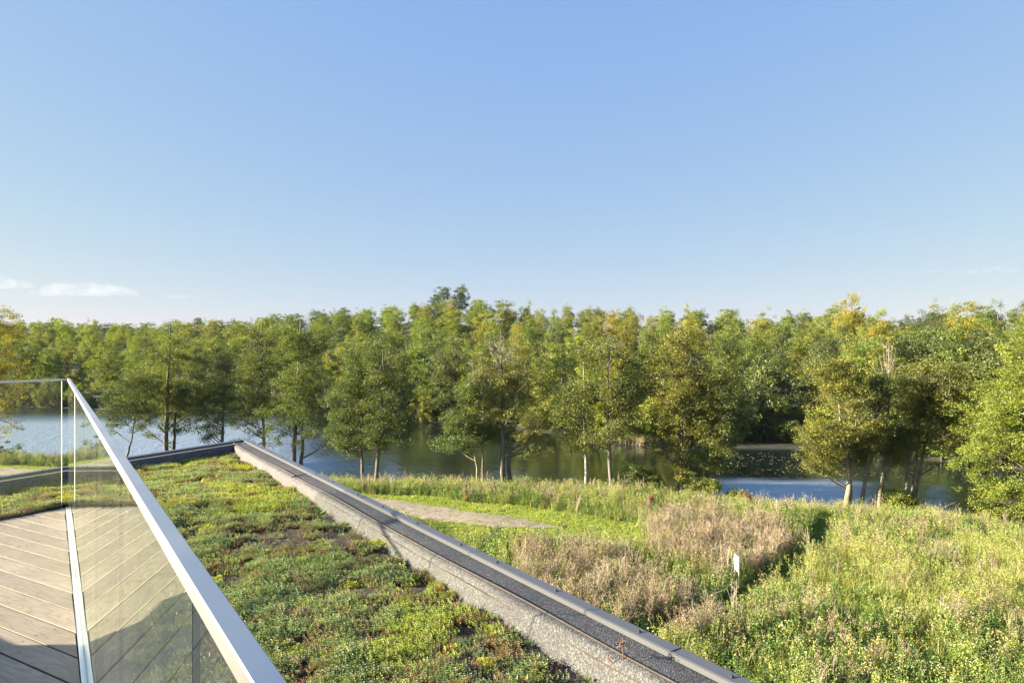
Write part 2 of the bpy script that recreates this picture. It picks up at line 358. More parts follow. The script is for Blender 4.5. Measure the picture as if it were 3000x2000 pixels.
# wind: open left basin and a patch by the right bank are rippled, the sheltered middle is calm
_px = 1500+F*X/Y; _py = HOR+F*9/Y; rip = .10+.9/(1+np.exp((_px-930+120*fbm(X, Y, .12, 6))/55))*np.clip((_py-1200)/40, .15, 1)
rip = np.maximum(rip, .95*np.exp(-((_px-2330)/260)**4)*np.clip((_py-1392-14*fbm(X, Y, .2, 8)-.02*(_px-2330))/22, 0, 1)); rip = np.maximum(rip, .7*np.exp(-((_px-2745)/55)**2)*np.clip((_py-1400)/30, 0, 1))
wm.attributes.new('ripple', 'FLOAT', 'POINT').data.foreach_set('value', rip.astype(np.float32).ravel())
tag(link('water', wm), 'dark pond with rippled blue sky reflections behind the bank trees', kind='structure')
# gravel path
path_c = [at(-420, 1372, 0), at(-100, 1378, 0), at(60, 1384, 0), at(300, 1400, 0), at(600, 1420, 0), at(900, 1452, 0), at(1150, 1482, 0), at(1400, 1525, 0), at(1540, 1541, 0), at(1650, 1550, 0)]
PC = np.array([(p.x, p.y) for p in path_c]); tt = np.linspace(0, len(PC)-1, 140); PCs = np.stack([np.interp(tt, np.arange(len(PC)), PC[:, k]) for k in (0, 1)], 1)
for _ in range(6): PCs[1:-1] = (PCs[:-2]+PCs[2:]+PCs[1:-1]*2)/4
def dist_line(x, y, L):
    P = np.stack([np.ravel(x), np.ravel(y)], 1); d = np.full(len(P), 1e9)
    for a, b_ in zip(L[:-1], L[1:]):
        e = b_-a; w = P-a; t = np.clip((w @ e)/(e @ e+1e-9), 0, 1); d = np.minimum(d, np.hypot(*(w-t[:, None]*e).T))
    return d.reshape(np.shape(x))
T = np.gradient(PCs, axis=0); T /= np.linalg.norm(T, axis=1)[:, None]; Nn = np.stack([-T[:, 1], T[:, 0]], 1)
wid = 1.15*np.clip((140-np.arange(140))/25, .15, 1); us = np.linspace(-1, 1, 9)
jit = RNG.normal(0, .09, (140, 2))
edge = np.stack([PCs+Nn*(u*wid*(1+(jit[:, 0] if u < 0 else jit[:, 1])*abs(u)))[:, None] for u in us], 1)
zz = H(edge[..., 0], edge[..., 1])+.045+.02*(1-us[None]**2)
V = np.concatenate([edge, zz[..., None]], -1).reshape(-1, 3); i, j = np.meshgrid(np.arange(139), np.arange(8), indexing='ij'); a = (i*9+j).ravel()
tag(link('path', mesh_np('path', V, np.stack([a, a+1, a+10, a+9], 1), [M['gravel']], smooth=True)), 'pale gravel footpath along the grassy pond bank', kind='structure')
TRAIL = np.array([(p.x, p.y) for p in [at(1800, 1930, 0), at(1941, 1872, 0), at(2060, 1828, 0), at(2150, 1785, 0), at(2170, 1745, 0), at(2280, 1700, 0), at(2370, 1640, 0), at(2400, 1585, 0), at(2420, 1530, -.3)]])

# ------------------------------------------------------------------ foliage generators
def leaf_quads(C, size, up=.5, aspect=.62, rng=RNG):
    """one folded rhombus leaf (4 verts, 1 quad) per centre, random orientation"""
    n = len(C); nrm = rng.normal(size=(n, 3)); nrm[:, 2] = np.abs(nrm[:, 2])*(1+up)+up*.3; nrm /= np.linalg.norm(nrm, axis=1)[:, None]
    r = rng.normal(size=(n, 3)); u = np.cross(nrm, r); u /= np.linalg.norm(u, axis=1)[:, None]+1e-9; w = np.cross(nrm, u)
    s = (size*rng.uniform(.65, 1.35, n))[:, None]*.5; fold = nrm*s*.25
    V = np.stack([C-u*s, C-w*s*aspect+fold, C+u*s, C+w*s*aspect+fold], 1).reshape(-1, 3)
    return V, np.arange(4*n).reshape(n, 4)
def crown_mesh(name, clumps, crad, per, lsize, seed, flat=.6, up=.5, mats=None, aspect=.62):
    rng = np.random.default_rng(seed); n = len(clumps)
    k = np.maximum(3, (per*rng.uniform(.5, 1.5, n)).astype(int)); idx = np.repeat(np.arange(n), k)
    g = rng.normal(size=(len(idx), 3)); g /= np.linalg.norm(g, axis=1)[:, None]; g *= rng.uniform(0, 1, len(idx))[:, None]**.45
    rr = (crad*rng.uniform(.6, 1.35, n))[idx][:, None]
    C = np.asarray(clumps)[idx]+g*rr*np.array([1, 1, flat])
    V, Fc = leaf_quads(C, lsize, up, aspect, rng)
    me = mesh_np(name, V, Fc, mats or [M['leaf']])
    ct = rng.uniform(0, 1, n)[idx]; t = np.clip(.55*ct+.45*rng.uniform(0, 1, len(idx)), 0, 1)
    me.attributes.new('tint', 'FLOAT', 'FACE').data.foreach_set('value', t.astype(np.float32)); return me
def blob_points(blobs, n, rng, gap=.35, gscale=.5, shell=.42):
    """clump centres in a union of ellipsoids (c, r), biased to the shell, thinned by noise so gaps open"""
    vol = np.array([b[1][0]*b[1][1]*b[1][2] for b in blobs])**.75; vol /= vol.sum(); out = []
    sv = Vector((float(rng.uniform(0, 90)), 3, 5))
    while len(out) < n:
        b = blobs[rng.choice(len(blobs), p=vol)]; v = rng.normal(size=3); v /= np.linalg.norm(v)
        p = np.array(b[0])+v*np.array(b[1])*rng.uniform(0, 1)**shell*(1+.42*noise.noise(Vector(v*1.9)+sv)+.10*rng.normal())
        if noise.noise(Vector(p*gscale)+Vector((b[0][0]*3.1, 7.7, 0))) < gap-.5: continue
        out.append(p)
    return np.array(out)
def bez(a, c, b, k):
    t = np.linspace(0, 1, k)[:, None]; return (1-t)**2*a+2*t*(1-t)*c+t*t*b
def wood(mb, trunk, r0, clumps, rng, nlimb=26, ntwig=60, zmin=.25, m=0, sides=7):
    """trunk tube, limbs to some clumps, twigs from limbs to others"""
    k = len(trunk); rad = np.linspace(r0, r0*.16, k); rad[0] *= 1.35
    mb.add(*tube(trunk, rad, sides), m); zt = trunk[:, 2]; top = zt[-1]
    if not len(clumps): return
    ends = []
    for q in rng.permutation(len(clumps))[:nlimb]:
        e = clumps[q]; hd = np.hypot(*(e[:2]-trunk[len(trunk)//2][:2])); zs = np.clip(e[2]-hd*rng.uniform(.35, .9), zt[0]+(top-zt[0])*zmin, top*.97)
        s = np.array([np.interp(zs, zt, trunk[:, i]) for i in (0, 1, 2)]); c = s*.45+e*.55+np.array([0, 0, -.12*hd])+rng.normal(0, .12, 3)
        P = bez(s, c, e, 7); rs = max(.018, np.interp(zs, zt, rad)*.5); mb.add(*tube(P, np.linspace(rs, .012, 7), 5, False), m); ends.append(P)
    if ends:
        mids = np.array([P[3] for P in ends])
        for q in rng.permutation(len(clumps))[:ntwig]:
            e = clumps[q]; d = np.linalg.norm(mids-e, axis=1); s = mids[d.argmin()]
            if d.min() < 4: mb.add(*tube(bez(s, (s+e)/2+rng.normal(0, .2, 3), e, 4), [.02, .015, .01, .006], 4, False), m)
def bare_limbs(mb, base, height, spread, rng, n=14, r=.05, m=0):
    """leafless branching top"""
    base = np.asarray(base, float)
    for q in range(n):
        a = rng.uniform(0, 6.28); z0 = rng.uniform(0, .6)*height; L = spread*(1-z0/height*.6)*rng.uniform(.6, 1.2)
        s = base+np.array([0, 0, z0]); e = s+np.array([math.cos(a)*L, math.sin(a)*L, rng.uniform(.3, .9)*height*(1-z0/height)])
        c = s+(e-s)*np.array([.7, .7, .3])+rng.normal(0, .1, 3); P = bez(s, c, e, 7); mb.add(*tube(P, np.linspace(r*.4, .008, 7), 5, False), m)
        for w in range(5):
            s2 = P[rng.integers(2, 6)]; e2 = s2+rng.normal(0, 1, 3)*np.array([.5, .5, .35])*spread*.3+np.array([0, 0, .25*spread*.5])
            mb.add(*tube(bez(s2, (s2+e2)/2+rng.normal(0, .06, 3), e2, 4), [.018, .013, .01, .006], 4, False), m)

def near_tree(name, label, blobs_px, trunks_px, d, r0=.17, nclump=300, per=60, lsize=.12, color=(1, 1, 1), bark='bark', seed=1, crad=.5, gap=.35, nlimb=26, ntwig=60,
              bare=None, group=None, cat='tree', up=.5, aspect=.62, trunk_only_first=False, depth_k=.9):
    """blobs_px: (cx, cy, rx, ry) in photo pixels at distance d; trunks_px: lists of (px, py), first is the foot"""
    rng = np.random.default_rng(seed); f0 = trunks_px[0][0] if trunks_px else (blobs_px[0][0], 1500)
    x0 = (f0[0]-1500)/F*d; z0 = H1(x0, d); root = empty(name, (x0, d, z0)); O = np.array([x0, d, z0])
    blobs = []
    for q, (cx, cyy, rx, ry) in enumerate(blobs_px):
        c = np.array(at_d(cx, cyy, d))-O; r_ = np.array([rx, rx*depth_k, ry])*d/F; c[1] += rng.uniform(-.25, .25)*r_[1]; blobs.append((c, r_))
    cl = blob_points(blobs, nclump, rng, gap)
    cl = cl[cl[:, 2] > .15]
    crown = link('crown', crown_mesh('crown', cl, crad, per*1.4, lsize*.82, seed, up=up, aspect=aspect), root); crown.color = (*color, 1)
    mb = MB()
    for q, tp in enumerate(trunks_px):
        P = np.array([np.array(at_d(a, b_, d))-O for a, b_ in tp]); P[0][2] = min(P[0][2], 0)-.25; P[:, 1] += np.linspace(0, 1, len(P))*rng.uniform(-.3, .3)+q*.25
        tt = np.linspace(0, len(P)-1, 12); P = np.stack([np.interp(tt, np.arange(len(P)), P[:, k]) for k in range(3)], 1)
        for _ in range(2): P[1:-1] = (P[:-2]+P[2:]+2*P[1:-1])/4
        P[1:-1] += rng.normal(0, .025, (10, 3)); r_ = r0*(1 if q == 0 else .8)
        wood(mb, P, r_, cl[rng.permutation(len(cl))[:len(cl)//len(trunks_px)+1]], rng, nlimb//len(trunks_px)+2, ntwig//len(trunks_px)+2)
    if trunks_px: mb.build('trunk', [M[bark]], root, True)
    if bare:
        mb2 = MB()
        for (bx, by, hh, sp, nn) in bare:
            bare_limbs(mb2, np.array(at_d(bx, by, d))-O, hh, sp, rng, nn)
            mb2.add(*tube(bez(np.array(at_d(bx, by, d))-O, np.array(at_d(bx+4, by, d))-O+np.array([0, 0, hh*.5]), np.array(at_d(bx, by, d))-O+np.array([0, 0, hh]), 6), np.linspace(.04, .012, 6), 5), 0)
        o = mb2.build('bare_branches', [M['dead']], root, True)
    tag(root, label, cat, group); return root
G_, DG, YG, OL = (1, 1, 1), (.72, .85, .85), (1.55, 1.4, .9), (1.25, 1.1, .85)

# ------------------------------------------------------------------ building: roof, parapets, soil
ZC = 6.80                                                   # coping top
K = at(721, 1284.4, ZC); E2 = at(2207.6, 2000, ZC); L0 = at(0, 1394.2, ZC)
dB = Vector((E2.x-K.x, E2.y-K.y)).normalized(); dA = Vector((K.x-L0.x, K.y-L0.y)).normalized()
KL = Vector((K.x, K.y))-dA*12; KR = Vector((K.x, K.y))+dB*13; K2 = Vector((K.x, K.y))
bld = empty('flat_roof_building', (0, 0, 0))
tag(bld, 'flat roofed building with planted roof and felt covered parapet under the terrace', 'building')
path = [KR, K2, KL]                                         # left normal of KR->K2 points inwards
prof_c = [(-.012, 6.62), (-.012, ZC-.006), (-.006, ZC), (.050, ZC-.002), (.058, ZC-.006), (.060, ZC-.026), (.052, ZC-.026), (.050, ZC-.012), (0, ZC-.012), (0, 6.62)]
sweep(path, prof_c, 'coping', [M['coping']], None, bld, closed=True)
fo = [(.056, 6.772), (.068, 6.7735), (.10, 6.777), (.19, 6.779), (.222, 6.778), (.240, 6.772), (.252, 6.760), (.262, 6.735), (.270, 6.69), (.285, 6.655), (.33, 6.628), (.36, 6.60)]
# subdivide the felt lengthwise so that its edge waves a little
def felt_strip(p, q, nm, e0=0, e1=0):
    p = np.array(p); q = np.array(q); L = np.linalg.norm(q-p); t = (q-p)/L; nrm = np.array([-t[1], t[0]]); k = int(L/.12)
    rng = np.random.default_rng(5); V = []
    for i_ in range(k+1):
        s = i_/k*L
        for o, z in fo:
            wob = .006*math.sin(s*2.1+o*9)+.004*math.sin(s*5.7+1)+.003*rng.normal() if o > .2 else 0
            sh = o*e0*max(0, 1-s/.5)*1+o*e1*max(0, 1-(L-s)/.5)
            P = p+t*(s+(o*e0 if i_ == 0 else 0)-(o*e1 if i_ == k else 0))+nrm*(o+wob); V.append((P[0], P[1], z+wob*.5))
    m_ = len(fo); i, j = np.meshgrid(np.arange(k), np.arange(m_-1), indexing='ij'); a = (i*m_+j).ravel()
    return link(nm, mesh_np(nm, V, np.stack([a, a+m_, a+m_+1, a+1], 1), [M['felt']], smooth=True), bld)
half = math.tan(math.acos(max(-1, min(1, -dB.dot(-dA)*-1)))/2) if False else None
ang = math.acos((-dB).dot(dA)); km = math.tan(ang/2)       # turn between the two runs
turn = (-dB).x*(-dA).y-(-dB).y*(-dA).x                      # >0: left turn, inner side on the left
inner_cut = math.tan((math.acos((-dB).dot(-dA)))/2)
felt_strip(KR, K2, 'parapet_felt', 0, inner_cut); felt_strip(K2, KL, 'parapet_felt', inner_cut, 0)
# bolts on the coping
def bolt_mesh():
    mb = MB(); n = 10; th = np.arange(n)*2*math.pi/n; P = []
    for r, z in ((.014, 0), (.014, .003), (.0085, .0035), (.0085, .011), (.005, .013)): P += [(.62*r*math.cos(t), .62*r*math.sin(t), .7*z) for t in th]
    i, j = np.meshgrid(np.arange(4), np.arange(n), indexing='ij'); a = (i*n+j).ravel(); b_ = (i*n+(j+1) % n).ravel()
    mb.add(P, [np.stack([a, b_, b_+n, a+n], 1), list(range(4*n, 5*n))]); return mb.mesh('coping_bolt', [M['bolt']], True)
bm_ = bolt_mesh()
for px, py in [(722, 1288.7), (744, 1299.2), (769.5, 1311.5), (793, 1323.5), (828, 1340.5), (875, 1363), (925, 1387), (975, 1411), (1048, 1448.5), (1121.5, 1483.5), (1222, 1532), (1350, 1595), (1456, 1647), (1629.5, 1730), (1873, 1849.5), (2144.5, 1982)]:
    link('coping_bolt', bm_, bld, at(px, py, ZC))
for px, py in [(414, 1333.5), (546, 1313), (675, 1292), (705, 1288.5), (124, 1376.5)]:
    link('coping_bolt', bm_, bld, at(px, py+1, ZC))
# coping joints (thin straps)
for d_ in (.35, 4.55, 8.02):
    c = K2+dB*(d_); q = Matrix.Rotation(math.atan2(dB.y, dB.x), 3, 'Z')
    nrm = Vector((dB.y, -dB.x))*-1; cc = c-Vector((-dB.y, dB.x))*.024
    mb = MB(); mb.add(*box((cc.x, cc.y, ZC+.0006), (.0022, .058, .0024), q)); mb.build('coping_joint', [M['bolt']], bld)
# lightning conductor wire along the felt edge
rng = np.random.default_rng(3); Lw = 12.5; s = np.linspace(.28, Lw, 150); nin = np.array([dB.y, -dB.x])
def wire_pts(s, o, z): return np.stack([K.x+dB.x*s+nin[0]*o, K.y+dB.y*s+nin[1]*o, z], 1)
ow = .214+.008*np.sin(s*1.3)+.004*np.sin(s*4.1); zw = 6.784+.003*np.sin(s*3)
mb = MB(); mb.add(*tube(wire_pts(s, ow, zw), .0042, 6), 0); mb.build('lightning_wire', [M['wire']], bld, True)
s2 = np.linspace(4.0, 12.5, 90); mb = MB(); mb.add(*tube(wire_pts(s2, .262+.004*np.sin(s2*2), 6.742+.004*np.sin(s2*3)), .003, 5), 0); mb.build('lightning_wire', [M['wire']], bld, True)
sA = np.linspace(.30, 11, 70); PA = np.stack([K.x-dA.x*sA+dA.y*0-(-dA.y)*0, K.y-dA.y*sA], 1); nA = np.array([dA.y, -dA.x])
mb = MB(); mb.add(*tube(np.concatenate([PA+nA*.232, np.full((70, 1), 6.781)], 1), .0035, 5), 0); mb.build('lightning_wire', [M['rubber']], bld, True)

# roof soil: uneven sheet inside the parapets
POLY_IN = None
def inside_roof(x, y):
    """offsets inwards from the two parapets"""
    ox = (x-K.x)*nin[0]+(y-K.y)*nin[1]; oa = (x-K.x)*nA[0]+(y-K.y)*nA[1]; return ox, oa
def soil_z(x, y):
    ox, oa = inside_roof(x, y); e = np.clip((ox-.27)/.35, 0, 1); e2 = np.clip((oa-.25)/.3, 0, 1)
    ox = ox; z = 6.648+.018*e*e2+.012*fbm(x, y, 3.2, 11)+.009*fbm(x, y, 9, 12)
    far = np.clip((y-3.5)/3, 0, 1); return z+.012*far
gx = np.arange(-9.5, 5.8, .05); gy = np.arange(-1.5, 9.3, .05); X, Y = np.meshgrid(gx, gy); ox, oa = inside_roof(X, Y)
keep = (ox > .2) & (oa > .2)
C_ = at(201, 1482, 6.67); _nB = (-.829, -.5595); _nA = (.9162, -.4008); keep &= ~(((X-C_.x)*_nB[0]+(Y-C_.y)*_nB[1] > -.035) & ((X-C_.x)*_nA[0]+(Y-C_.y)*_nA[1] > -.03)); Z = soil_z(X, Y); idx = -np.ones(X.shape, int); idx[keep] = np.arange(keep.sum())
V = np.stack([X[keep], Y[keep], Z[keep]], 1); q = np.stack([idx[:-1, :-1], idx[:-1, 1:], idx[1:, 1:], idx[1:, :-1]], -1).reshape(-1, 4); q = q[(q >= 0).all(1)]
link('roof_soil', mesh_np('roof_soil', V, q, [M['soil']], smooth=True), bld)
# walls and storey below
Q = [KR, K2, KL, KL+Vector((nA[0], nA[1]))*14, KR+Vector((nin[0], nin[1]))*14]
def inset(p, k=.04): c = Vector((-1, -1)); d = (c-p).normalized(); return (p.x+d.x*k, p.y+d.y*k)
mb = MB(); mb.add(*prism([inset(p) for p in Q][::-1] if True else Q, -.3, 6.56)); mb.build('wall', [M['wall']], bld)

# ------------------------------------------------------------------ terrace deck
ZD = 6.67
C0 = at(201, 1482, ZD); b_dir = Vector((.151+.0, 0)); 
gB = Vector((.675, -1)).normalized(); gA = Vector((-.4375, -1)).normalized()     # from the corner towards the camera along each rail
C2 = Vector((C0.x, C0.y)); nBi = Vector((gB.y, -gB.x)); nBi = nBi if nBi.dot(Vector((-1, 0))) > 0 else -nBi    # inwards (towards the deck)
nAi = Vector((-gA.y, gA.x)); nAi = nAi if nAi.dot(Vector((1, 0))) > 0 else -nAi
pd = Vector((-math.sin(R(60.2)), math.cos(R(60.2)))); pn = Vector((-pd.y, pd.x)); pn = pn if pn.y > 0 else -pn
deck = empty('terrace_deck', (0, 0, ZD)); tag(deck, 'weathered timber deck of diagonal boards behind the glass railing', 'deck')
oB = .028; oA = .02
def clip(poly, n, c):                                       # keep n.p >= c
    out = []
    for a, b_ in zip(poly, poly[1:]+poly[:1]):
        da, db = a.dot(n)-c, b_.dot(n)-c
        if da >= 0: out.append(a)
        if (da >= 0) != (db >= 0): out.append(a+(b_-a)*(da/(da-db)))
    return out
seam0 = Vector((at(0, 1716, ZD).x, at(0, 1716, ZD).y)).dot(pn); WB = .1415
kB = (C2+nBi*oB).dot(nBi); kA = (C2+nAi*oA).dot(nAi); scr = random.Random(4)
for k in range(-34, 20):
    lo = seam0+k*WB+.0035; hi = lo+WB-.007
    poly = [pd*-9+pn*lo, pd*-9+pn*hi, pd*9+pn*hi, pd*9+pn*lo][::-1]
    poly = clip(poly, nBi, kB+scr.uniform(-.002, .003)); poly = clip(poly, nAi, kA) if len(poly) > 2 else poly
    poly = clip(poly, Vector((0, 1)), -3.2) if len(poly) > 2 else poly
    if len(poly) < 3: continue
    org = poly[0]; ca = math.atan2(pd.y, pd.x); Rm = Matrix.Rotation(-ca, 2); loc = [Rm @ (p-org) for p in poly]
    area = sum(a.x*b_.y-b_.x*a.y for a, b_ in zip(loc, loc[1:]+loc[:1]))
    if area < 0: loc = loc[::-1]
    if abs(area) < .01: continue
    mb = MB(); n = len(loc); cen = sum(loc, Vector((0, 0)))/n
    ins = [p+(cen-p).normalized()*.0025 for p in loc]
    ins = [Vector((p.x, min(max(p.y, min(q.y for q in loc)+.0018), max(q.y for q in loc)-.0018))) for p in ins]
    V = [(p.x, p.y, -.026) for p in loc]+[(p.x, p.y, -.0018) for p in loc]+[(p.x, p.y, 0) for p in ins]
    quad = lambda r_: [[r_+i_, r_+(i_+1) % n, r_+n+(i_+1) % n, r_+n+i_] for i_ in range(n)]
    Fs = [list(range(n-1, -1, -1)), list(range(2*n, 3*n))]+quad(n)+quad(0); mb.add(V, Fs, 0)
    for q_ in range(len(mb.M)-n, len(mb.M)): mb.M[q_][:] = 2
    xs_ = [p.x for p in loc]; y0_, y1_ = min(p.y for p in loc), max(p.y for p in loc)
    def screw(x, y):
        th = np.arange(8)*math.pi/4; mb.add([(x+.0042*math.cos(t), y+.0042*math.sin(t), .0009) for t in th], [list(range(8))], 1)
    for xx in np.concatenate([[min(xs_)+.06, max(xs_)-.06-.10], np.arange(math.ceil(min(xs_)/.55)*.55+.2, max(xs_)-.2, .55)]):
        for yy in (y0_+.028, y1_-.028):
            p = Vector((xx+scr.uniform(-.012, .012), yy+scr.uniform(-.005, .005)))
            if all((b_-a).x*(p-a).y-(b_-a).y*(p-a).x > .01*(b_-a).length for a, b_ in zip(loc, loc[1:]+loc[:1])): screw(p.x, p.y)
    o = mb.build('decking_board', [M['board'], M['bolt'], M['board_side']], deck); o.location = (org.x, org.y, scr.uniform(-.0012, .0012)); o.rotation_euler = (scr.uniform(-.004, .004), 0, ca)
fr_ = [C2+nBi*oB*.4+nAi*oA*.4, C2+gA*9.5+nAi*.02, C2+gB*9.5+nBi*.02]
mb = MB(); mb.add(*prism([(p.x, p.y) for p in fr_], -.12, -.045)); mb.build('substructure', [M['rubber']], deck)

# ------------------------------------------------------------------ glass railing
rail = empty('glass_railing', (C0.x, C0.y, ZD)); tag(rail, 'frameless glass railing with slim steel handrail round the pointed terrace corner', 'railing')
def rbox(s0, s1, off0, off1, z0, z1, g, nrm, name, mats, face=None, bev=0):
    a = math.atan2(g.y, g.x); org = C2+g*s0+nrm*((off0+off1)/2); L = s1-s0; wd = abs(off1-off0); hh = z1-z0
    mb = MB(); V, Fs = box((L/2, 0, hh/2), (L, wd, hh))
    for f_i, f in enumerate(Fs): mb.add(V, [f], (face[f_i] if face else 0))
    o = mb.build(name, mats, rail); o.location = (org.x-C0.x, org.y-C0.y, z0-ZD); o.rotation_euler = (0, 0, a)
    if bev:
        b_ = o.modifiers.new('bevel', 'BEVEL'); b_.width = bev; b_.segments = 3; b_.limit_method = 'ANGLE'
    return o
ZR = CAMZ-.2267; GT = ZR-.006; GB = ZD-.02
LB = math.hypot(.675, 1); LA = math.hypot(.4375, 1)
# faces of box(): bottom, top, -y, +y, -x, +x
ds = [5.0, 4.03, 3.11, 2.24, 1.459, .709, -.06, -.85, -1.7]; ss = [0.012]+[(C0.y-d)*LB for d in ds]
for s0, s1 in zip(ss[:-1], ss[1:]):
    rbox(s0+.002, s1-.002, -.0035, .0035, GB, GT, gB, nBi, 'glass_panel', [M['glass'], M['glass_edge'], M['glass_edge_lit']], [1, 1, 0, 0, 1, 1])
sa = [.058, 1.10, 2.15, 3.2, 4.25, 5.3, 6.4]
for k, (s0, s1) in enumerate(zip(sa[:-1], sa[1:])):
    rbox(s0+.002, s1-.002, -.0035, .0035, GB, GT, gA, nAi, 'glass_panel', [M['glass'], M['glass_edge'], M['glass_edge_lit']], [0, 0, 0, 0, 2 if k == 0 else 0, 0])
# handrail: hollow look from a shallow U, mitred at the corner
def handrail(s0, s1, g, nrm, mit0):
    w = .0105; pr = [(-w, ZR-.017), (-w, ZR-.0015), (-w+.0015, ZR), (w-.0015, ZR), (w, ZR-.0015), (w, ZR-.017), (w-.003, ZR-.017), (w-.003, ZR-.004), (-w+.003, ZR-.004), (-w+.003, ZR-.017)]
    V = []
    for s_, mt in ((s0, mit0), (s1, 0)):
        for o, z in pr: P = C2+g*(s_+o*mt)+nrm*o; V.append((P.x-C0.x, P.y-C0.y, z-ZD))
    n = len(pr); Fs = [[i_, (i_+1) % n, n+(i_+1) % n, n+i_] for i_ in range(n)]+[list(range(n))[::-1], list(range(n, 2*n))]
    return link('handrail', mesh_np('handrail', V, Fs, [M['rail']]), rail)
cotA = 1/math.tan(math.acos(gB.dot(gA))/2)
sj = (C0.y-1.6)*LB
handrail(0, sj-.0006, gB, nBi, cotA); handrail(sj+.0006, sj+3.1, gB, nBi, 0); handrail(sj+3.101, 9, gB, nBi, 0)
handrail(0, .4676, gA, nAi, cotA); handrail(.470, 3.6, gA, nAi, 0); handrail(3.602, 7, gA, nAi, 0)
# base channel on the right run, slim edge trim on the left run
rbox(.012, 9, .0040, .0235, ZD-.03, ZD-.002, gB, nBi, 'base_channel', [M['alu']], None, .0012)
rbox(.012, 9, -.03, -.0040, ZD-.03, ZD-.006, gB, nBi, 'base_channel', [M['alu']])
rbox(.05, 7, .0045, .014, ZD-.03, ZD-.004, gA, nAi, 'edge_trim', [M['bolt']])

# unseen bench shape, added out of view at left to cast the deck shadow
bench = empty('shadow_bench', (0, 0, ZD)); tag(bench, 'unseen low bench shape added left of the view to shade the near boards', 'bench')
bc = Vector((-3.02, 1.98)); ca = math.atan2(pd.y, pd.x); Rb = Matrix.Rotation(ca, 3, 'Z')
for k in range(5):
    mb = MB(); mb.add(*box((0, .36-k*.18, .475), (3.3, .165, .05))); o = mb.build('seat_board', [M['board']], bench); o.location = (bc.x, bc.y, 0); o.rotation_euler = (0, 0, ca)
for sx in (-1.4, 0, 1.4):
    mb = MB(); mb.add(*box((sx, 0, .22), (.12, .78, .44))); o = mb.build('leg', [M['board']], bench); o.location = (bc.x, bc.y, 0); o.rotation_euler = (0, 0, ca)
mb = MB(); mb.add(*box((1.28, .05, .60), (.62, .78, .16))); o = mb.build('cushion', [M['wall']], bench); o.location = (bc.x, bc.y, 0); o.rotation_euler = (0, 0, ca); bv = o.modifiers.new('bevel', 'BEVEL'); bv.width = .07; bv.segments = 4

# ------------------------------------------------------------------ trees on the near bank (left to right)
GB_ = 'alders and birches on the near bank'
near_tree('birch_tree', 'golden lit drooping tree cut off by the left picture edge', [(-30, 1010, 105, 110), (-50, 1160, 120, 150), (-5, 950, 55, 60)], [[(-45, 1390), (-48, 1150), (-30, 930)]], 50, .15, 430, 60, .11, (1.7, 1.35, .65), seed=11, crad=.45, group=GB_)
near_tree('alder_tree', 'small tree with leaning dark trunk just right of the handrail corner', [(385, 1190, 75, 85), (330, 1230, 45, 50), (430, 1130, 60, 60)], [[(362, 1368), (378, 1310), (392, 1260), (400, 1140)]], 53, .10, 170, 55, .12, (.7, .85, .85), seed=12, group=GB_)
near_tree('alder_tree', 'broad dense alder with twin stems above the far parapet', [(500, 1010, 85, 75), (490, 1110, 125, 90), (490, 1210, 125, 80)], [[(490, 1372), (486, 1240), (495, 1100), (500, 950)], [(503, 1372), (506, 1240), (520, 1100)]], 54, .21, 420, 60, .125, (1.0, 1.05, .8), seed=13, group=GB_)
near_tree('alder_tree', 'grey green alder filling the gap left of the parapet corner', [(660, 1080, 90, 80), (640, 1190, 105, 90), (600, 1250, 60, 45)], [[(650, 1378), (655, 1200), (660, 1030)]], 55, .16, 340, 60, .12, (.66, .8, .85), seed=14, group=GB_)
near_tree('alder_tree', 'tall dark alder standing behind the parapet corner', [(765, 1000, 65, 70), (760, 1110, 85, 100), (755, 1220, 85, 75)], [[(780, 1398), (772, 1290), (765, 1100), (765, 940)]], 51.5, .16, 340, 60, .12, (.7, .78, .7), seed=15, group=GB_)
near_tree('alder_tree', 'big alder with two dark stems rising from the water edge', [(880, 1000, 75, 70), (870, 1100, 100, 95), (875, 1220, 100, 90), (930, 1290, 60, 45)], [[(856, 1392), (862, 1300), (872, 1100), (880, 940)], [(876, 1398), (884, 1290), (890, 1130)]], 49, .22, 460, 62, .12, (.78, .92, .72), seed=16, group=GB_)
near_tree('alder_tree', 'slim alder with a left leaning stem at the water', [(1035, 1085, 55, 70), (1025, 1180, 70, 80), (1030, 1270, 70, 60)], [[(1068, 1428), (1060, 1340), (1048, 1200), (1040, 1040)]], 44.5, .13, 270, 60, .115, (.72, .85, .8), 'bark', seed=17, group=GB_)
near_tree('alder_tree', 'spreading alder with a right leaning stem at the water', [(1120, 1040, 75, 65), (1130, 1140, 90, 80), (1140, 1250, 85, 65), (1185, 1250, 45, 40)], [[(1098, 1430), (1108, 1340), (1120, 1180), (1125, 1000)]], 44, .16, 380, 60, .115, (.8, .9, .8), 'bark', seed=18, group=GB_)
near_tree('alder_tree', 'young alder with pale bent stem and low spreading leaves', [(1345, 1295, 78, 26), (1425, 1275, 70, 30), (1350, 1235, 60, 35), (1330, 1190, 45, 40)], [[(1402, 1440), (1396, 1350), (1380, 1270), (1370, 1180)]], 42.3, .085, 200, 50, .115, (.8, 1.0, .95), 'bark_pale', seed=19, group=GB_,
          bare=[(1385, 1230, 3.6, 1.5, 9)], nlimb=14)
near_tree('alder_tree', 'thin bare topped tree beside the big twin alder', [(1440, 1275, 55, 40), (1390, 1150, 45, 55)], [[(1414, 1441), (1416, 1350), (1412, 1260), (1405, 1120)]], 42, .085, 130, 55, .115, (.85, 1.0, .9), 'bark', seed=20, group=GB_, bare=[(1410, 1180, 3.2, 1.3, 9)], nlimb=14)
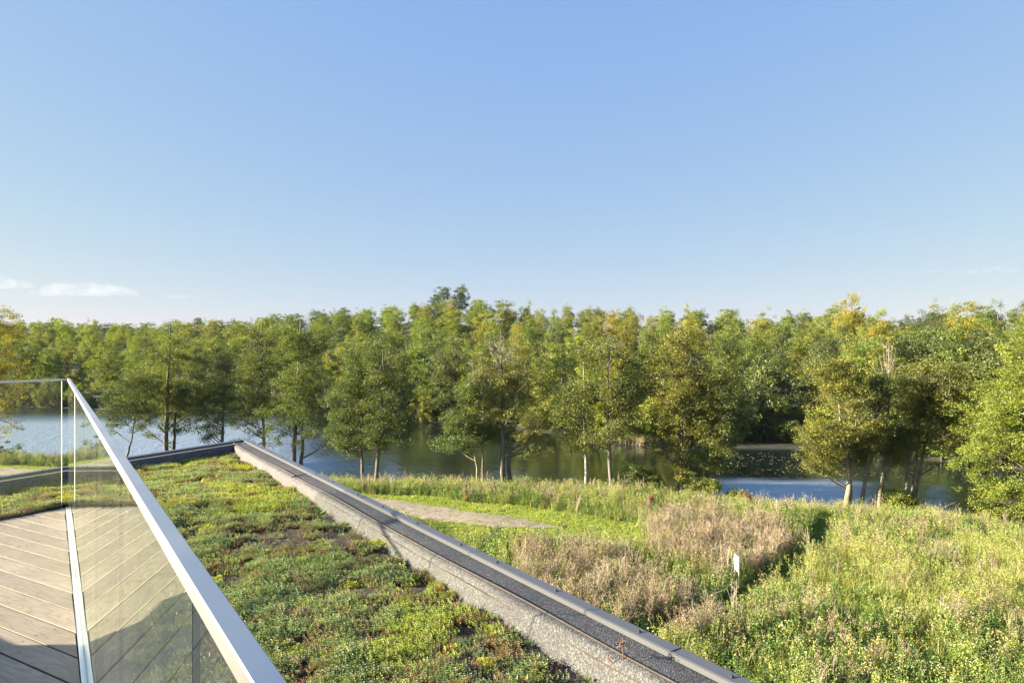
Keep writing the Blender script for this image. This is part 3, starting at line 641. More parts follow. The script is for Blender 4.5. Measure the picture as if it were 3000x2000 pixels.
near_tree('alder_tree', 'tall thin crowned alder with two straight stems', [(1500, 1050, 85, 80), (1520, 1150, 110, 80), (1500, 1245, 115, 75), (1575, 1290, 65, 60), (1440, 1200, 65, 75), (1420, 1110, 45, 55)], [[(1474, 1448), (1474, 1300), (1470, 1150), (1466, 1000)], [(1492, 1448), (1492, 1300), (1505, 1150)]], 42, .2, 400, 46, .115, (1.25, 1.1, .85), 'bark', seed=21, group=GB_, gap=.5,
          bare=[(1466, 1090, 2.6, 1.3, 12)], nlimb=34, ntwig=90)
near_tree('birch_tree', 'birch with white lower stem and ivy below the crown', [(1715, 1080, 60, 70), (1690, 1190, 70, 75), (1700, 1270, 65, 55), (1717, 1330, 17, 38)], [[(1716, 1458), (1720, 1370), (1712, 1200), (1710, 1010)]], 41, .14, 330, 55, .11, (.95, 1, .75), 'birch', seed=22, group=GB_, gap=.42, nlimb=28)
near_tree('alder_tree', 'alder with a straight grey stem leaning left at the bank', [(1785, 1060, 55, 70), (1800, 1160, 80, 80), (1790, 1260, 80, 55), (1720, 1170, 50, 60)], [[(1796, 1466), (1784, 1330), (1778, 1180), (1782, 990)]], 40, .15, 340, 48, .11, (1.0, 1.0, .8), 'bark', seed=23, group=GB_, gap=.46, bare=[(1782, 1090, 2.2, 1.1, 9)], nlimb=28)
near_tree('alder_tree', 'tall yellow green alder with ivy clad stems beside the dark bush', [(2000, 1010, 85, 60), (1970, 1110, 110, 90), (2030, 1190, 110, 90), (1980, 1290, 90, 70), (2010, 1370, 45, 60)], [[(1992, 1466), (1994, 1350), (2000, 1200), (2005, 1000)], [(2030, 1464), (2025, 1350), (2045, 1180), (2060, 1040)]], 40, .18, 480, 50, .11, (1.4, 1.2, .8), 'bark', seed=24, group=GB_, gap=.42, bare=[(2005, 1120, 3.2, 1.3, 10)], nlimb=34)
near_tree('alder_tree', 'leafy alder leaning over the blue water patch', [(2110, 1060, 70, 85), (2100, 1180, 90, 85), (2100, 1290, 85, 80), (2050, 1370, 45, 45)], [[(2088, 1470), (2086, 1390), (2095, 1250), (2105, 1040)]], 39.5, .14, 380, 52, .11, (1.0, 1.05, .8), 'bark', seed=25, group=GB_, gap=.4)
near_tree('alder_tree', 'rounded alder with thick twisted pale stem', [(2440, 1105, 75, 60), (2460, 1190, 105, 80), (2415, 1280, 90, 75), (2510, 1270, 75, 75), (2400, 1350, 60, 45)], [[(2475, 1503), (2490, 1440), (2484, 1370), (2470, 1290), (2450, 1120)], [(2490, 1503), (2500, 1430), (2500, 1340), (2520, 1200)]], 37, .2, 420, 55, .11, (1.35, 1.2, .8), 'bark_pale', seed=26, group=GB_, gap=.42, crad=.45)
near_tree('alder_tree', 'alder with one right leaning pale stem beside the twisted one', [(2555, 1240, 65, 70), (2540, 1330, 60, 50), (2570, 1150, 40, 55)], [[(2516, 1498), (2528, 1420), (2540, 1350), (2552, 1180)]], 37.2, .13, 230, 52, .11, (1.1, 1.1, .8), 'bark_pale', seed=27, group=GB_, gap=.45, bare=[(2560, 1230, 2.3, 1.2, 9)])
near_tree('alder_tree', 'alder with a tall bare forked top and two slim stems', [(2620, 1290, 60, 60), (2610, 1210, 45, 50)], [[(2574, 1487), (2580, 1420), (2600, 1340), (2606, 1180), (2604, 1040)], [(2592, 1487), (2592, 1400), (2596, 1330), (2610, 1240)]], 37.6, .12, 170, 50, .11, (1.0, 1.05, .8), 'bark_pale', seed=28, group=GB_, gap=.45, bare=[(2602, 1200, 3.9, 1.1, 10)])
near_tree('alder_tree', 'wide alder on several pale stems, the largest on the right bank', [(2740, 1060, 95, 70), (2720, 1150, 130, 90), (2760, 1250, 125, 90), (2690, 1310, 90, 70), (2810, 1180, 75, 90)], [[(2662, 1492), (2658, 1400), (2680, 1250), (2720, 1080)], [(2676, 1494), (2690, 1400), (2700, 1300)], [(2690, 1496), (2704, 1400), (2730, 1280), (2760, 1120)]], 37.5, .17, 620, 56, .11, (1.15, 1.1, .85), 'bark_pale', seed=29, group=GB_, gap=.38, nlimb=40, ntwig=90)
near_tree('hazel_tree', 'dense bright yellow green tree leafy to the ground at the right edge', [(3040, 1010, 80, 80), (2990, 1090, 75, 85), (3060, 1060, 130, 110), (3040, 1190, 190, 130), (3020, 1330, 205, 120), (3030, 1450, 180, 70), (2960, 1240, 130, 110), (3180, 1150, 200, 180)], [[(3020, 1565), (3030, 1400), (3060, 1100)]], 32.5, .16, 1500, 75, .095, (1.35, 1.45, .7), 'bark', seed=30, gap=.26, crad=.42, nlimb=30)

# shrubs and single plants on the bank
GS_ = 'shrubs on the near bank'
def shrub(name, label, blobs, foot, d, color, seed, n=70, per=45, ls=.09, up=.5, aspect=.62, crad=.28, cat='shrub'):
    near_tree(name, label, blobs, [[foot, (foot[0]+4, (foot[1]+blobs[0][1])/2), (blobs[0][0], blobs[0][1])]], d, .03, n, per, ls, color, 'bark', seed, crad, .2, 12, 20, group=GS_, cat=cat, up=up, aspect=aspect)
shrub('willow_shrub', 'blue green narrow leaved willow shrub left of the white stemmed birch', [(1545, 1425, 42, 24), (1600, 1440, 38, 16), (1520, 1432, 25, 20)], (1555, 1460), 40.5, (.95, 1.45, 1.75), 41, 150, 50, .13, .1, .28)
shrub('hazel_shrub', 'dark green rounded shrub at the water between grey stems', [(1885, 1415, 55, 48), (1860, 1385, 25, 40), (1925, 1430, 40, 38)], (1885, 1475), 40, (.8, .95, .7), 42, 170, 55, .1)
shrub('hazel_shrub', 'yellow green leafy shrub at the foot of the ivy clad alder', [(2050, 1440, 40, 32), (2085, 1425, 28, 28)], (2055, 1475), 39, (1.5, 1.5, .75), 43, 90, 50, .1)
shrub('hazel_shrub', 'low bright shrub left of the blue water patch', [(2150, 1455, 42, 22), (2185, 1460, 25, 16)], (2150, 1480), 38.5, (1.3, 1.4, .8), 44, 80, 45, .1)
shrub('hazel_shrub', 'light green shrub between the pale stems on the right bank', [(2630, 1465, 38, 32), (2660, 1478, 35, 22), (2605, 1485, 30, 16)], (2630, 1505), 36.8, (1.6, 1.6, .8), 45, 110, 50, .1)
shrub('elder_shrub', 'leafy shrub on the left bank behind the glass', [(15, 1335, 42, 38), (-50, 1330, 50, 45)], (-10, 1392), 52, (.7, .9, .9), 46, 120, 45, .12)
shrub('hazel_shrub', 'small pale leaved shrub beside the bright tree on the right', [(2905, 1525, 45, 25), (2960, 1540, 45, 22)], (2920, 1560), 33.5, (1.7, 1.7, .9), 47, 90, 45, .09)
# dead pale twig bush, red dock plant
def twig_plant(name, label, cat, foot, h, spread, n, matr, seed, grp=None):
    rng = np.random.default_rng(seed); d = foot[1]; root = empty(name, (foot[0], d, H1(foot[0], d))); mb = MB()
    for q in range(n):
        a = rng.uniform(0, 6.28); e = np.array([math.cos(a)*spread*rng.uniform(.3, 1), math.sin(a)*spread*rng.uniform(.3, 1), h*rng.uniform(.6, 1)])
        P = bez(np.zeros(3), e*np.array([.3, .3, .6]), e, 6); mb.add(*tube(P, np.linspace(.022, .006, 6), 5, False))
        for w in range(4):
            s_ = P[rng.integers(2, 6)]; e2 = s_+rng.normal(0, .22, 3)*spread+np.array([0, 0, .18]); mb.add(*tube(bez(s_, (s_+e2)/2, e2, 3), [.011, .008, .004], 4, False))
    mb.build('branches', [matr], root, True); tag(root, label, cat, grp); return root
p = at(1345, 1447, -.6); twig_plant('dead_shrub', 'bare pale dead branches poking up at the water edge', 'shrub', (p.x, p.y), 1.25, .8, 10, M['dead'], 51)
M['dock'] = simple('dock_red', (.16, .065, .035), .8, 0, .3, 20)
def dock(name, label, px, py, h, seed, n=6):
    rng = np.random.default_rng(seed); p = at(px, py, -.1); root = empty(name, (p.x, p.y, H1(p.x, p.y))); mb = MB()
    for q in range(n):
        e = np.array([rng.normal(0, .16), rng.normal(0, .16), h*rng.uniform(.7, 1)]); P = bez(np.zeros(3), e*np.array([.3, .3, .6]), e, 6); mb.add(*tube(P, np.linspace(.012, .006, 6), 5, False))
        t = rng.uniform(.4, 1, 60)[:, None]; C = P[2]*(1-t)+P[5]*t+rng.normal(0, .045, (60, 3)); mb.add(*leaf_quads(C, .05, rng=rng))
    mb.build('seed_stalk', [M['dock']], root); tag(root, label, 'plant', 'red brown dock plants')
dock('dock_plant', 'rust red dock plant rising above the beige weeds', 1905, 1512, 1.1, 61, 7)
dock('dock_plant', 'red brown dock plant at the edge of the blue water patch', 2195, 1492, 1.0, 62)

# ------------------------------------------------------------------ woods on the far side
def far_variant(seed, kind):
    """one wood tree about 11 m tall; returns crown mesh, trunk mesh"""
    rng = np.random.default_rng(seed); h = 11.0
    if kind == 'round': blobs = [((0, 0, 7.4), (2.9, 2.9, 3.2)), ((rng.normal(0, .8), rng.normal(0, .8), 5.4), (3.1, 3.1, 2.7)), ((rng.normal(0, 1), rng.normal(0, 1), 9.0), (1.7, 1.7, 1.7)), ((rng.normal(0, 1), rng.normal(0, 1), 3.0), (2.2, 2.2, 1.7))]; n, cr, fl = 230, .62, .7
    elif kind == 'tall': blobs = [((0, 0, 8.6), (1.5, 1.5, 2.3)), ((rng.normal(0, .4), rng.normal(0, .4), 6.3), (2.2, 2.2, 3.0)), ((rng.normal(0, .5), 0, 3.2), (2.1, 2.1, 2.6))]; n, cr, fl = 170, .55, .85
    elif kind == 'birch': blobs = [((0, 0, 9.0), (1.1, 1.1, 1.9)), ((rng.normal(0, .5), rng.normal(0, .5), 7.0), (1.9, 1.9, 2.6)), ((rng.normal(0, .6), rng.normal(0, .6), 4.8), (2.0, 2.0, 2.3)), ((0, 0, 3), (1.7, 1.7, 2))]; n, cr, fl = 190, .5, 1.5
    else: blobs = [((0, 0, 2.6), (2.9, 2.9, 2.9)), ((rng.normal(0, 1.2), rng.normal(0, 1.2), 1.8), (2.6, 2.6, 2.3)), ((0, 0, 4.2), (1.8, 1.8, 1.5))]; n, cr, fl = 200, .5, .8
    cl = blob_points(blobs, n, rng, .36, .42, .36); cl = cl[cl[:, 2] > (.3 if kind != 'bush' else -.2)]
    up = .1 if kind == 'birch' else .5
    cm = crown_mesh('crown', cl, cr, 58, .19 if kind != 'birch' else .165, seed, fl, up)
    mb = MB(); k = 7; tz = np.linspace(-.6, h*.8, k) if kind != 'bush' else np.linspace(-.4, 3.5, k); P = np.stack([np.cumsum(rng.normal(0, .12, k)), np.cumsum(rng.normal(0, .12, k)), tz], 1)
    wood(mb, P, .17 if kind != 'bush' else .1, cl, rng, 12, 0, .3, sides=6)
    return cm, mb.mesh('trunk', [M['birch'] if kind == 'birch' else M['bark']], True)
VAR = {k: [far_variant(100+i*7+hash_, k) for i in range(c)] for k, c, hash_ in (('round', 4, 1), ('tall', 3, 2), ('birch', 3, 3), ('bush', 2, 4))}
SHADES = {'yellow green': (1.6, 1.7, .75), 'olive': (1.45, 1.38, .72), 'golden': (1.95, 1.55, .62), 'mid green': (1.2, 1.4, .85), 'dark green': (.62, .75, .75), 'grey green': (.85, .95, 1.0)}
KINDN = {'round': 'round crowned tree', 'tall': 'tall narrow tree', 'birch': 'feathery birch', 'bush': 'low spreading bush'}
ANCH = [(-400, 'at the far left edge'), (60, 'seen over the glass corner'), (420, 'left of the parapet corner'), (640, 'behind the parapet corner'), (820, 'behind the dark stemmed pair'), (1000, 'behind the two leaning stems'), (1200, 'on the hill crown'), (1400, 'behind the bare topped trees'),
        (1620, 'behind the white stemmed birch'), (1850, 'behind the ivy clad stems'), (2150, 'above the round willow'), (2330, 'behind the thick pale stem'), (2560, 'behind the bare forked top'), (2760, 'behind the widest alder'), (2950, 'above the bright right edge tree')]
frng = random.Random(21); nfar = 0; far_pts = []
def wood_tree(x, y, kind, shade, s, sz=1.0, name=None, label=None, group=None, row=None):
    global nfar
    cm, tm = frng.choice(VAR[kind]); z = H1(x, y); root = empty(name or {'birch': 'birch_tree', 'bush': 'bush', 'tall': 'narrow_tree'}.get(kind, 'broadleaf_tree'), (x, y, z), frng.uniform(0, 6.28))
    root.scale = (s, s, s*sz); c = link('crown', cm, root); j = frng.uniform(.85, 1.15); col = SHADES[shade]
    c.color = (col[0]*j*frng.uniform(.92, 1.08), col[1]*j, col[2]*j*frng.uniform(.9, 1.1), 1); link('trunk', tm, root)
    px = 1500+F*x/y; anc = [a for p_, a in ANCH if px >= p_] or [ANCH[0][1]]
    lab = label or f"{shade} {KINDN[kind]} {row} {anc[-1]}"
    tag(root, lab, 'bush' if kind == 'bush' else 'tree', group or lab+' in the woods'); nfar += 1
# shore fringe: bushes and trees right at the far water edge
for px in np.arange(-80, 3060, 66):
    px = px+frng.uniform(-20, 20); sh = np.interp(px, _t[:, 0], _t[:, 1]); 
    if 2120 < px < 2370: continue
    for off, kinds in ((-.2, ['bush']), (5.0, ['bush', 'round', 'tall'])):
        d = sh+off+frng.uniform(-.6, 1.2); x = (px+frng.uniform(-25, 25)-1500)/F*d
        for _ in range(12):
            if pond_sd(np.array([x]), np.array([d]))[0] > .3: break
            d += .8; x = (px-1500)/F*d
        k = frng.choice(kinds)
        shade = frng.choice(['grey green', 'mid green', 'dark green', 'dark green', 'olive'] if px < 1500 or px > 2000 else ['olive', 'yellow green', 'mid green'])
        wood_tree(x, d, k, shade, frng.uniform(.75, 1.0) if k != 'bush' else frng.uniform(.62, .95), 1, row='at the far water edge'); far_pts.append((x, d))
# slope up to the skyline
rows = []
for f_ in (.08, .2, .33, .46, .58, .70, .81, .91, .985):
    px = -60+frng.uniform(0, 60)
    while px < 3080:
        sh = np.interp(px, _t[:, 0], _t[:, 1])+6; cr = np.interp(px, _t[:, 0], _t[:, 2]); d = sh+(cr-sh)*min(1, f_+frng.uniform(-.05, .05)); x = (px-1500)/F*d
        left = px < 1300; deep = f_ > .7
        k = frng.choice(['round'] if left and f_ > .3 else ['round', 'round', 'tall', 'birch'] if not left else ['round', 'tall', 'round', 'birch'])
        if left: shade = frng.choice(['yellow green', 'yellow green', 'mid green', 'olive', 'mid green', 'dark green'] if f_ > .3 else ['mid green', 'grey green', 'olive', 'dark green'])
        elif px < 2100: shade = frng.choice(['yellow green', 'olive', 'olive', 'golden', 'mid green', 'grey green'] if f_ > .2 else ['olive', 'yellow green', 'mid green'])
        else: shade = frng.choice(['golden', 'yellow green', 'olive', 'dark green', 'mid green'] if f_ > .4 else ['dark green', 'dark green', 'mid green', 'olive'])
        row = 'low on the slope' if f_ < .3 else 'on the upper slope' if f_ < .8 else 'on the skyline'
        s = frng.uniform(.85, 1.05)*(1 if f_ < .9 else frng.uniform(.95, 1.05))*(.93 if left and px < 1200 else 1)
        wood_tree(x, d, k, shade, s*(.92 if k == 'round' else .84), frng.uniform(.80, .92) if k == 'round' else frng.uniform(.95, 1.08), row=row)
        step = (4.3 if k != 'round' else 5.3)*(1.0+.35*f_); px += step/d*F*frng.uniform(.8, 1.2)
# the round grey willow across the pond and its neighbours
for cx, dd, s, sz, lab in ((2245, 69, 1.25, 1.12, 'large round grey green willow bush overhanging the far water'), (2300, 66.5, .78, .9, 'smaller rounded willow bush in front of the big grey one'), (2180, 68, .9, 1.0, 'grey willow bush left of the large round one'), (2350, 70, .95, 1.05, 'dark willow bush right of the large round one')):
    wood_tree((cx-1500)/F*dd, dd, 'bush', 'grey green', s, sz, 'willow_bush', lab, 'grey willows across the pond')
# two stand-out trees on the hill crown
for cx, dd, s in ((1292, 181, 1.22), (1348, 183, 1.24)): wood_tree((cx-1500)/F*dd, dd, 'round', 'dark green', s*.8, .98, 'broadleaf_tree', 'dark rounded tree rising highest on the hill crown, ' + ('left one of the pair' if cx < 1300 else 'right one of the pair'), 'pair on the hill crown')
wood_tree((2500-1500)/F*112, 112, 'birch', 'golden', 1.05, 1.02, None, 'tall golden birch breaking the skyline right of the round willow', 'woods'); wood_tree((2465-1500)/F*114, 114, 'birch', 'golden', .98, 1.02, None, 'golden birch breaking the skyline, a little left of the tallest', 'woods')
# red roofed house half hidden in the trees
hx, hy = (2702-1500)/F*150, 150.; hs = empty('house', (hx, hy, 8.0)); tag(hs, 'small house with red roof almost hidden in the treetops on the right', 'house')
mb = MB(); mb.add(*box((0, 0, 1.2), (6, 5, 3.0))); mb.build('wall', [M['wall']], hs)
V = [(-3.2, -2.8, 2.7), (3.2, -2.8, 2.7), (3.2, 2.8, 2.7), (-3.2, 2.8, 2.7), (-1.0, 0, 5.6), (1.0, 0, 5.6)]
mb = MB(); mb.add(V, [[0, 1, 5, 4], [1, 2, 5], [2, 3, 4, 5], [3, 0, 4], [0, 3, 2, 1]]); mb.build('roof', [M['red_roof']], hs)
print('FAR TREES', nfar)

# ------------------------------------------------------------------ scattered ground cover (geometry nodes inside one object each)
def blades(mb, rng, n, h, w, spread, lean, m=0, seg=3, tipw=.15):
    for q in range(n):
        a = rng.uniform(0, 6.28); b0 = np.array([rng.normal(0, spread), rng.normal(0, spread), 0]); L = h*rng.uniform(.6, 1.1); ln = lean*rng.uniform(.3, 1.3)*L
        t = np.linspace(0, 1, seg+1); c = b0+np.stack([math.cos(a)*ln*t**2, math.sin(a)*ln*t**2, L*(t-.18*t**3*min(2, ln/L*2))], 1)
        o = rng.uniform(0, 6.28); s = np.array([math.cos(o), math.sin(o), 0])*w/2; ww = (1-t*(1-tipw))[:, None]
        V = np.concatenate([c-s*ww, c+s*ww]); k = seg+1; mb.add(V, np.array([[i_, i_+1, k+i_+1, k+i_] for i_ in range(seg)]), m)
def tint_mesh(mb, rng):
    V = np.concatenate(mb.V); return V, mb.F, np.concatenate(mb.M)
def scatter(name, protos, P, rot, scl, col, mats, seed=0, **tags):
    """protos: list of MB; P (n,3) points; one object: prototype geometry + loose points, instanced by nodes"""
    rng = np.random.default_rng(seed); Vs, Fs, Ms, pid, tint = [], [], [], [], []; off = 0
    for k, mb in enumerate(protos):
        V = np.concatenate(mb.V); Vs.append(V); pid.append(np.full(len(V), k))
        for f, m_ in zip(mb.F, mb.M): Fs.append(f+off); Ms.append(m_); tint.append(rng.uniform(0, 1, len(f)))
        off += len(V)
    n = len(P); Vs.append(P); pid.append(np.full(n, -1)); A = np.concatenate(Vs); N_ = len(A)
    me = mesh_np(name, A, Fs, mats, np.concatenate(Ms)); full = lambda v, d: np.concatenate([np.tile(np.asarray(d, float), (N_-n, 1)) if np.ndim(v) > 1 else np.full(N_-n, float(d)), v])
    me.attributes.new('proto', 'INT', 'POINT').data.foreach_set('value', np.concatenate(pid).astype(np.int32))
    me.attributes.new('pick', 'INT', 'POINT').data.foreach_set('value', np.concatenate([np.zeros(N_-n), rng.integers(0, len(protos), n)]).astype(np.int32))
    me.attributes.new('rot', 'FLOAT_VECTOR', 'POINT').data.foreach_set('vector', full(rot, (0, 0, 0)).astype(np.float32).ravel())
    me.attributes.new('scl', 'FLOAT_VECTOR', 'POINT').data.foreach_set('vector', full(scl, (1, 1, 1)).astype(np.float32).ravel())
    me.attributes.new('col', 'FLOAT_VECTOR', 'POINT').data.foreach_set('vector', full(col, (1, 1, 1)).astype(np.float32).ravel())
    me.attributes.new('tint', 'FLOAT', 'FACE').data.foreach_set('value', np.concatenate(tint).astype(np.float32))
    o = link(name, me); tag(o, kind='stuff', **tags)
    ng = bpy.data.node_groups.new(name+'_scatter', 'GeometryNodeTree'); ng.interface.new_socket('Geometry', in_out='INPUT', socket_type='NodeSocketGeometry'); ng.interface.new_socket('Geometry', in_out='OUTPUT', socket_type='NodeSocketGeometry')
    nn, L = ng.nodes, ng.links; gi = nn.new('NodeGroupInput'); go = nn.new('NodeGroupOutput')
    def attr(nm, ty):
        a = nn.new('GeometryNodeInputNamedAttribute'); a.data_type = ty; a.inputs['Name'].default_value = nm; return a.outputs['Attribute']
    pa = attr('proto', 'INT')
    def sel(k):
        c = nn.new('FunctionNodeCompare'); c.data_type = 'INT'; c.operation = 'EQUAL'; L.new(pa, c.inputs[2]); c.inputs[3].default_value = k
        s = nn.new('GeometryNodeSeparateGeometry'); s.domain = 'POINT'; L.new(gi.outputs[0], s.inputs['Geometry']); L.new(c.outputs[0], s.inputs['Selection']); return s.outputs['Selection']
    jn = nn.new('GeometryNodeJoinGeometry')
    for k in range(len(protos)):
        g = nn.new('GeometryNodeGeometryToInstance'); L.new(sel(k), g.inputs[0]); L.new(g.outputs[0], jn.inputs[0])
    ip = nn.new('GeometryNodeInstanceOnPoints'); L.new(sel(-1), ip.inputs['Points']); L.new(jn.outputs[0], ip.inputs['Instance']); ip.inputs['Pick Instance'].default_value = True
    L.new(attr('pick', 'INT'), ip.inputs['Instance Index']); e = nn.new('FunctionNodeEulerToRotation'); L.new(attr('rot', 'FLOAT_VECTOR'), e.inputs[0]); L.new(e.outputs[0], ip.inputs['Rotation'])
    L.new(attr('scl', 'FLOAT_VECTOR'), ip.inputs['Scale']); L.new(ip.outputs[0], go.inputs[0])
    md = o.modifiers.new('scatter', 'NODES'); md.node_group = ng; return o

def pip(px, py, poly):
    ins = np.zeros(len(px), bool); P = np.array(poly, float)
    for (x1, y1), (x2, y2) in zip(P, np.roll(P, -1, 0)):
        c = (y1 > py) != (y2 > py); ins ^= c & (px < (x2-x1)*(py-y1)/(y2-y1+1e-9)+x1)
    return ins
def field_points(n, seed, d0=13.5, d1=60):
    """random ground points the terrace can overlook, uniform by area"""
    rng = np.random.default_rng(seed); d = np.sqrt(rng.uniform(d0**2, d1**2, n)); px = rng.uniform(-120, 3120, n); x = (px-1500)/F*d
    far = is_far(x, d); x, d = x[~far], d[~far]; sd = pond_sd(x, d); return x, d, sd
def project(x, d, z): return 1500+F*x/d, HOR+F*(CAMZ-z)/d
def seen(x, d, h):
    """not hidden under the roof edge"""
    px, py = project(x, d, h); line = np.where(px > 721, 1284.4+.4813*(px-721), 1284.4+.153*(721-px)); return py < line+330
def jit(x, y, a, s, k): return a*fbm(x, y, s, k)
Z_DRY1 = [(1465, 1640), (1500, 1590), (1640, 1565), (1780, 1580), (1850, 1640), (1950, 1715), (2070, 1755), (2095, 1800), (1980, 1840), (1850, 1800), (1650, 1750), (1480, 1690)]
Z_DRY2 = [(1875, 1530), (1895, 1488), (2100, 1482), (2290, 1518), (2345, 1580), (2335, 1640), (2160, 1650), (2010, 1625), (1930, 1580)]
Z_LAWN = [(900, 1440), (1200, 1452), (1500, 1482), (1750, 1520), (1880, 1530), (1880, 1580), (1720, 1572), (1520, 1560), (1380, 1570), (1250, 1545), (1100, 1500), (900, 1460)]
Z_LAWN2 = [(-200, 1363), (200, 1367), (450, 1372), (700, 1395), (700, 1450), (-200, 1420)]
Z_YEL = [(2560, 1620), (3200, 1600), (3200, 1700), (2700, 1690)]
Z_YEL2 = [(2700, 1800), (3200, 1790), (3200, 1880), (2720, 1860)]
Z_GRASSY = [(2330, 1590), (3200, 1560), (3200, 1800), (2400, 1780), (2330, 1700)]
def classify(x, d, hm):
    g0 = project(x, d, 0*x); g0 = (g0[0]+jit(x, d, 12, .8, 25), g0[1]+jit(x, d, 4, .8, 26)); px, py = project(x, d, hm); px = px+jit(x, d, 60, .5, 21)+jit(x, d, 30, 2.1, 27); py = py+jit(x, d, 20, .6, 22)+jit(x, d, 12, 2.3, 28)
    tr = dist_line(x, d, TRAIL); pth = dist_line(x, d, PCs)
    return dict(dry=pip(px, py, Z_DRY1) | pip(px, py, Z_DRY2), lawn=pip(px, py, Z_LAWN) | pip(px, py, Z_LAWN2) | pip(*g0, Z_LAWN) | pip(*g0, Z_LAWN2), yel=pip(px, py, Z_YEL) | pip(px, py, Z_YEL2), grassy=pip(px, py, Z_GRASSY), trail=tr < .45+.12*fbm(x, d, 2, 5), path=pth < 1.15, pth=pth, px=px, py=py)
def put(x, d, rng, s0, s1, tilt=.1, dz=-.02):
    n = len(x); P = np.stack([x, d, H(x, d)+dz], 1); sd_ = pond_sd(x, d); low = np.where(1500+F*x/d > 2000, np.clip(.34+.09*sd_, .3, 1), np.clip(.6+.08*sd_, .5, 1)); rng_s = low; rot = np.stack([rng.normal(0, tilt, n), rng.normal(0, tilt, n), rng.uniform(0, 6.28, n)], 1); s = rng.uniform(s0, s1, n)*rng_s
    return P, rot, np.stack([s, s, s*rng.uniform(.85, 1.15, n)], 1)
def colmix(rng, n, cols, w=None, jitter=.15):
    c = np.array(cols)[rng.choice(len(cols), n, p=w)]; return c*rng.uniform(1-jitter, 1+jitter, (n, 1))*rng.uniform(.93, 1.07, (n, 3))
M['petal_pink'] = simple('petal_pink', (.55, .25, .42), .6); M['petal_yellow'] = simple('petal_yellow', (.75, .50, .03), .6)
LM = [M['leaf_inst'], M['petal_pink'], M['petal_yellow']]
prng = np.random.default_rng(77)

# short mown grass on the lawn strip and trail
pro = []
for k in range(4): mb = MB(); blades(mb, prng, 16, .09, .012, .06, .5, seg=2); pro.append(mb)
x, d, sd = field_points(300000, 1, 13.5, 60); z = classify(x, d, 0.05); k = (sd > .6) & seen(x, d, .1) & ((z['lawn'] & (z['pth'] > 1.0)) | (z['trail'] & (z['px'] > 1700)) | (z['lawn'] & z['path'] & (fbm(x, d, 3, 9) > .40-.9*np.clip((z['px']-1330)/260, 0, 1))))
x, d = x[k], d[k]; tr = z['trail'][k]; rng = np.random.default_rng(1); P, r_, s_ = put(x, d, rng, .7, 1.5)
c = colmix(rng, len(x), [(.34, .42, .05), (.42, .48, .06), (.26, .36, .045)]); c[tr] *= (.5, .7, .7)
scatter('short_grass', pro, P, r_, s_, c, LM, 1)
# meadow grass
pro = []
for k in range(6): mb = MB(); blades(mb, prng, 15, .55, .014, .09, .55); pro.append(mb)
x, d, sd = field_points(110000, 2, 13.5, 58); z = classify(x, d, .3); u = np.random.default_rng(2).uniform(size=len(x)); dens = np.where(z['dry'], .4, np.where(z['grassy'], 1, .62))*(.55+.45*(fbm(x, d, .8, 31) > -.15))
k = (sd > .3) & seen(x, d, .5) & ~z['lawn'] & ~z['trail'] & (z['pth'] > 1.25) & (u < dens); x, d, sd = x[k], d[k], sd[k]; z = {a: b_[k] for a, b_ in z.items()}
rng = np.random.default_rng(3); P, r_, s_ = put(x, d, rng, .6, 1.25, .12); c = colmix(rng, len(x), [(.20, .29, .04), (.31, .37, .06), (.40, .40, .09), (.14, .22, .035)], [.3, .3, .2, .2])
yl = z['yel'] | (z['grassy'] & (fbm(x, d, .45, 33) > .1)); c[yl] = colmix(rng, yl.sum(), [(.50, .50, .12), (.42, .45, .10)]); bk = sd < 4; c[bk] = colmix(rng, bk.sum(), [(.17, .20, .08), (.30, .27, .14), (.12, .17, .05)]); s_[bk] *= 1.1
scatter('meadow_grass', pro, P, r_, s_, c, LM, 2)
# tall wispy grass with seed heads
pro = []
for k in range(5):
    mb = MB(); blades(mb, prng, 9, .95, .010, .07, .35)
    for q in range(7):
        b0 = prng.normal(0, .06, 3)*np.array([1, 1, 0]); tp = b0+np.array([prng.normal(0, .16), prng.normal(0, .16), prng.uniform(.8, 1.1)]); t = prng.uniform(.78, 1, 14)[:, None]
        mb.add(*leaf_quads(b0*(1-t)+tp*t+prng.normal(0, .018, (14, 3)), .035, rng=prng))
    pro.append(mb)
x, d, sd = field_points(60000, 4, 13.5, 58); z = classify(x, d, .5); u = np.random.default_rng(4).uniform(size=len(x)); dens = np.where(z['grassy'], .7*(fbm(x, d, .7, 41) > -.2), np.where(sd < 4, .35, .16))
k = (sd > .3) & seen(x, d, .9) & ~z['lawn'] & ~z['trail'] & (z['pth'] > 1.6) & (u < dens); x, d, sd = x[k], d[k], sd[k]
rng = np.random.default_rng(5); P, r_, s_ = put(x, d, rng, .6, 1.1, .12); c = colmix(rng, len(x), [(.45, .47, .12), (.48, .42, .20), (.36, .42, .09)])
scatter('tall_wispy_grass', pro, P, r_, s_, c, LM, 3)
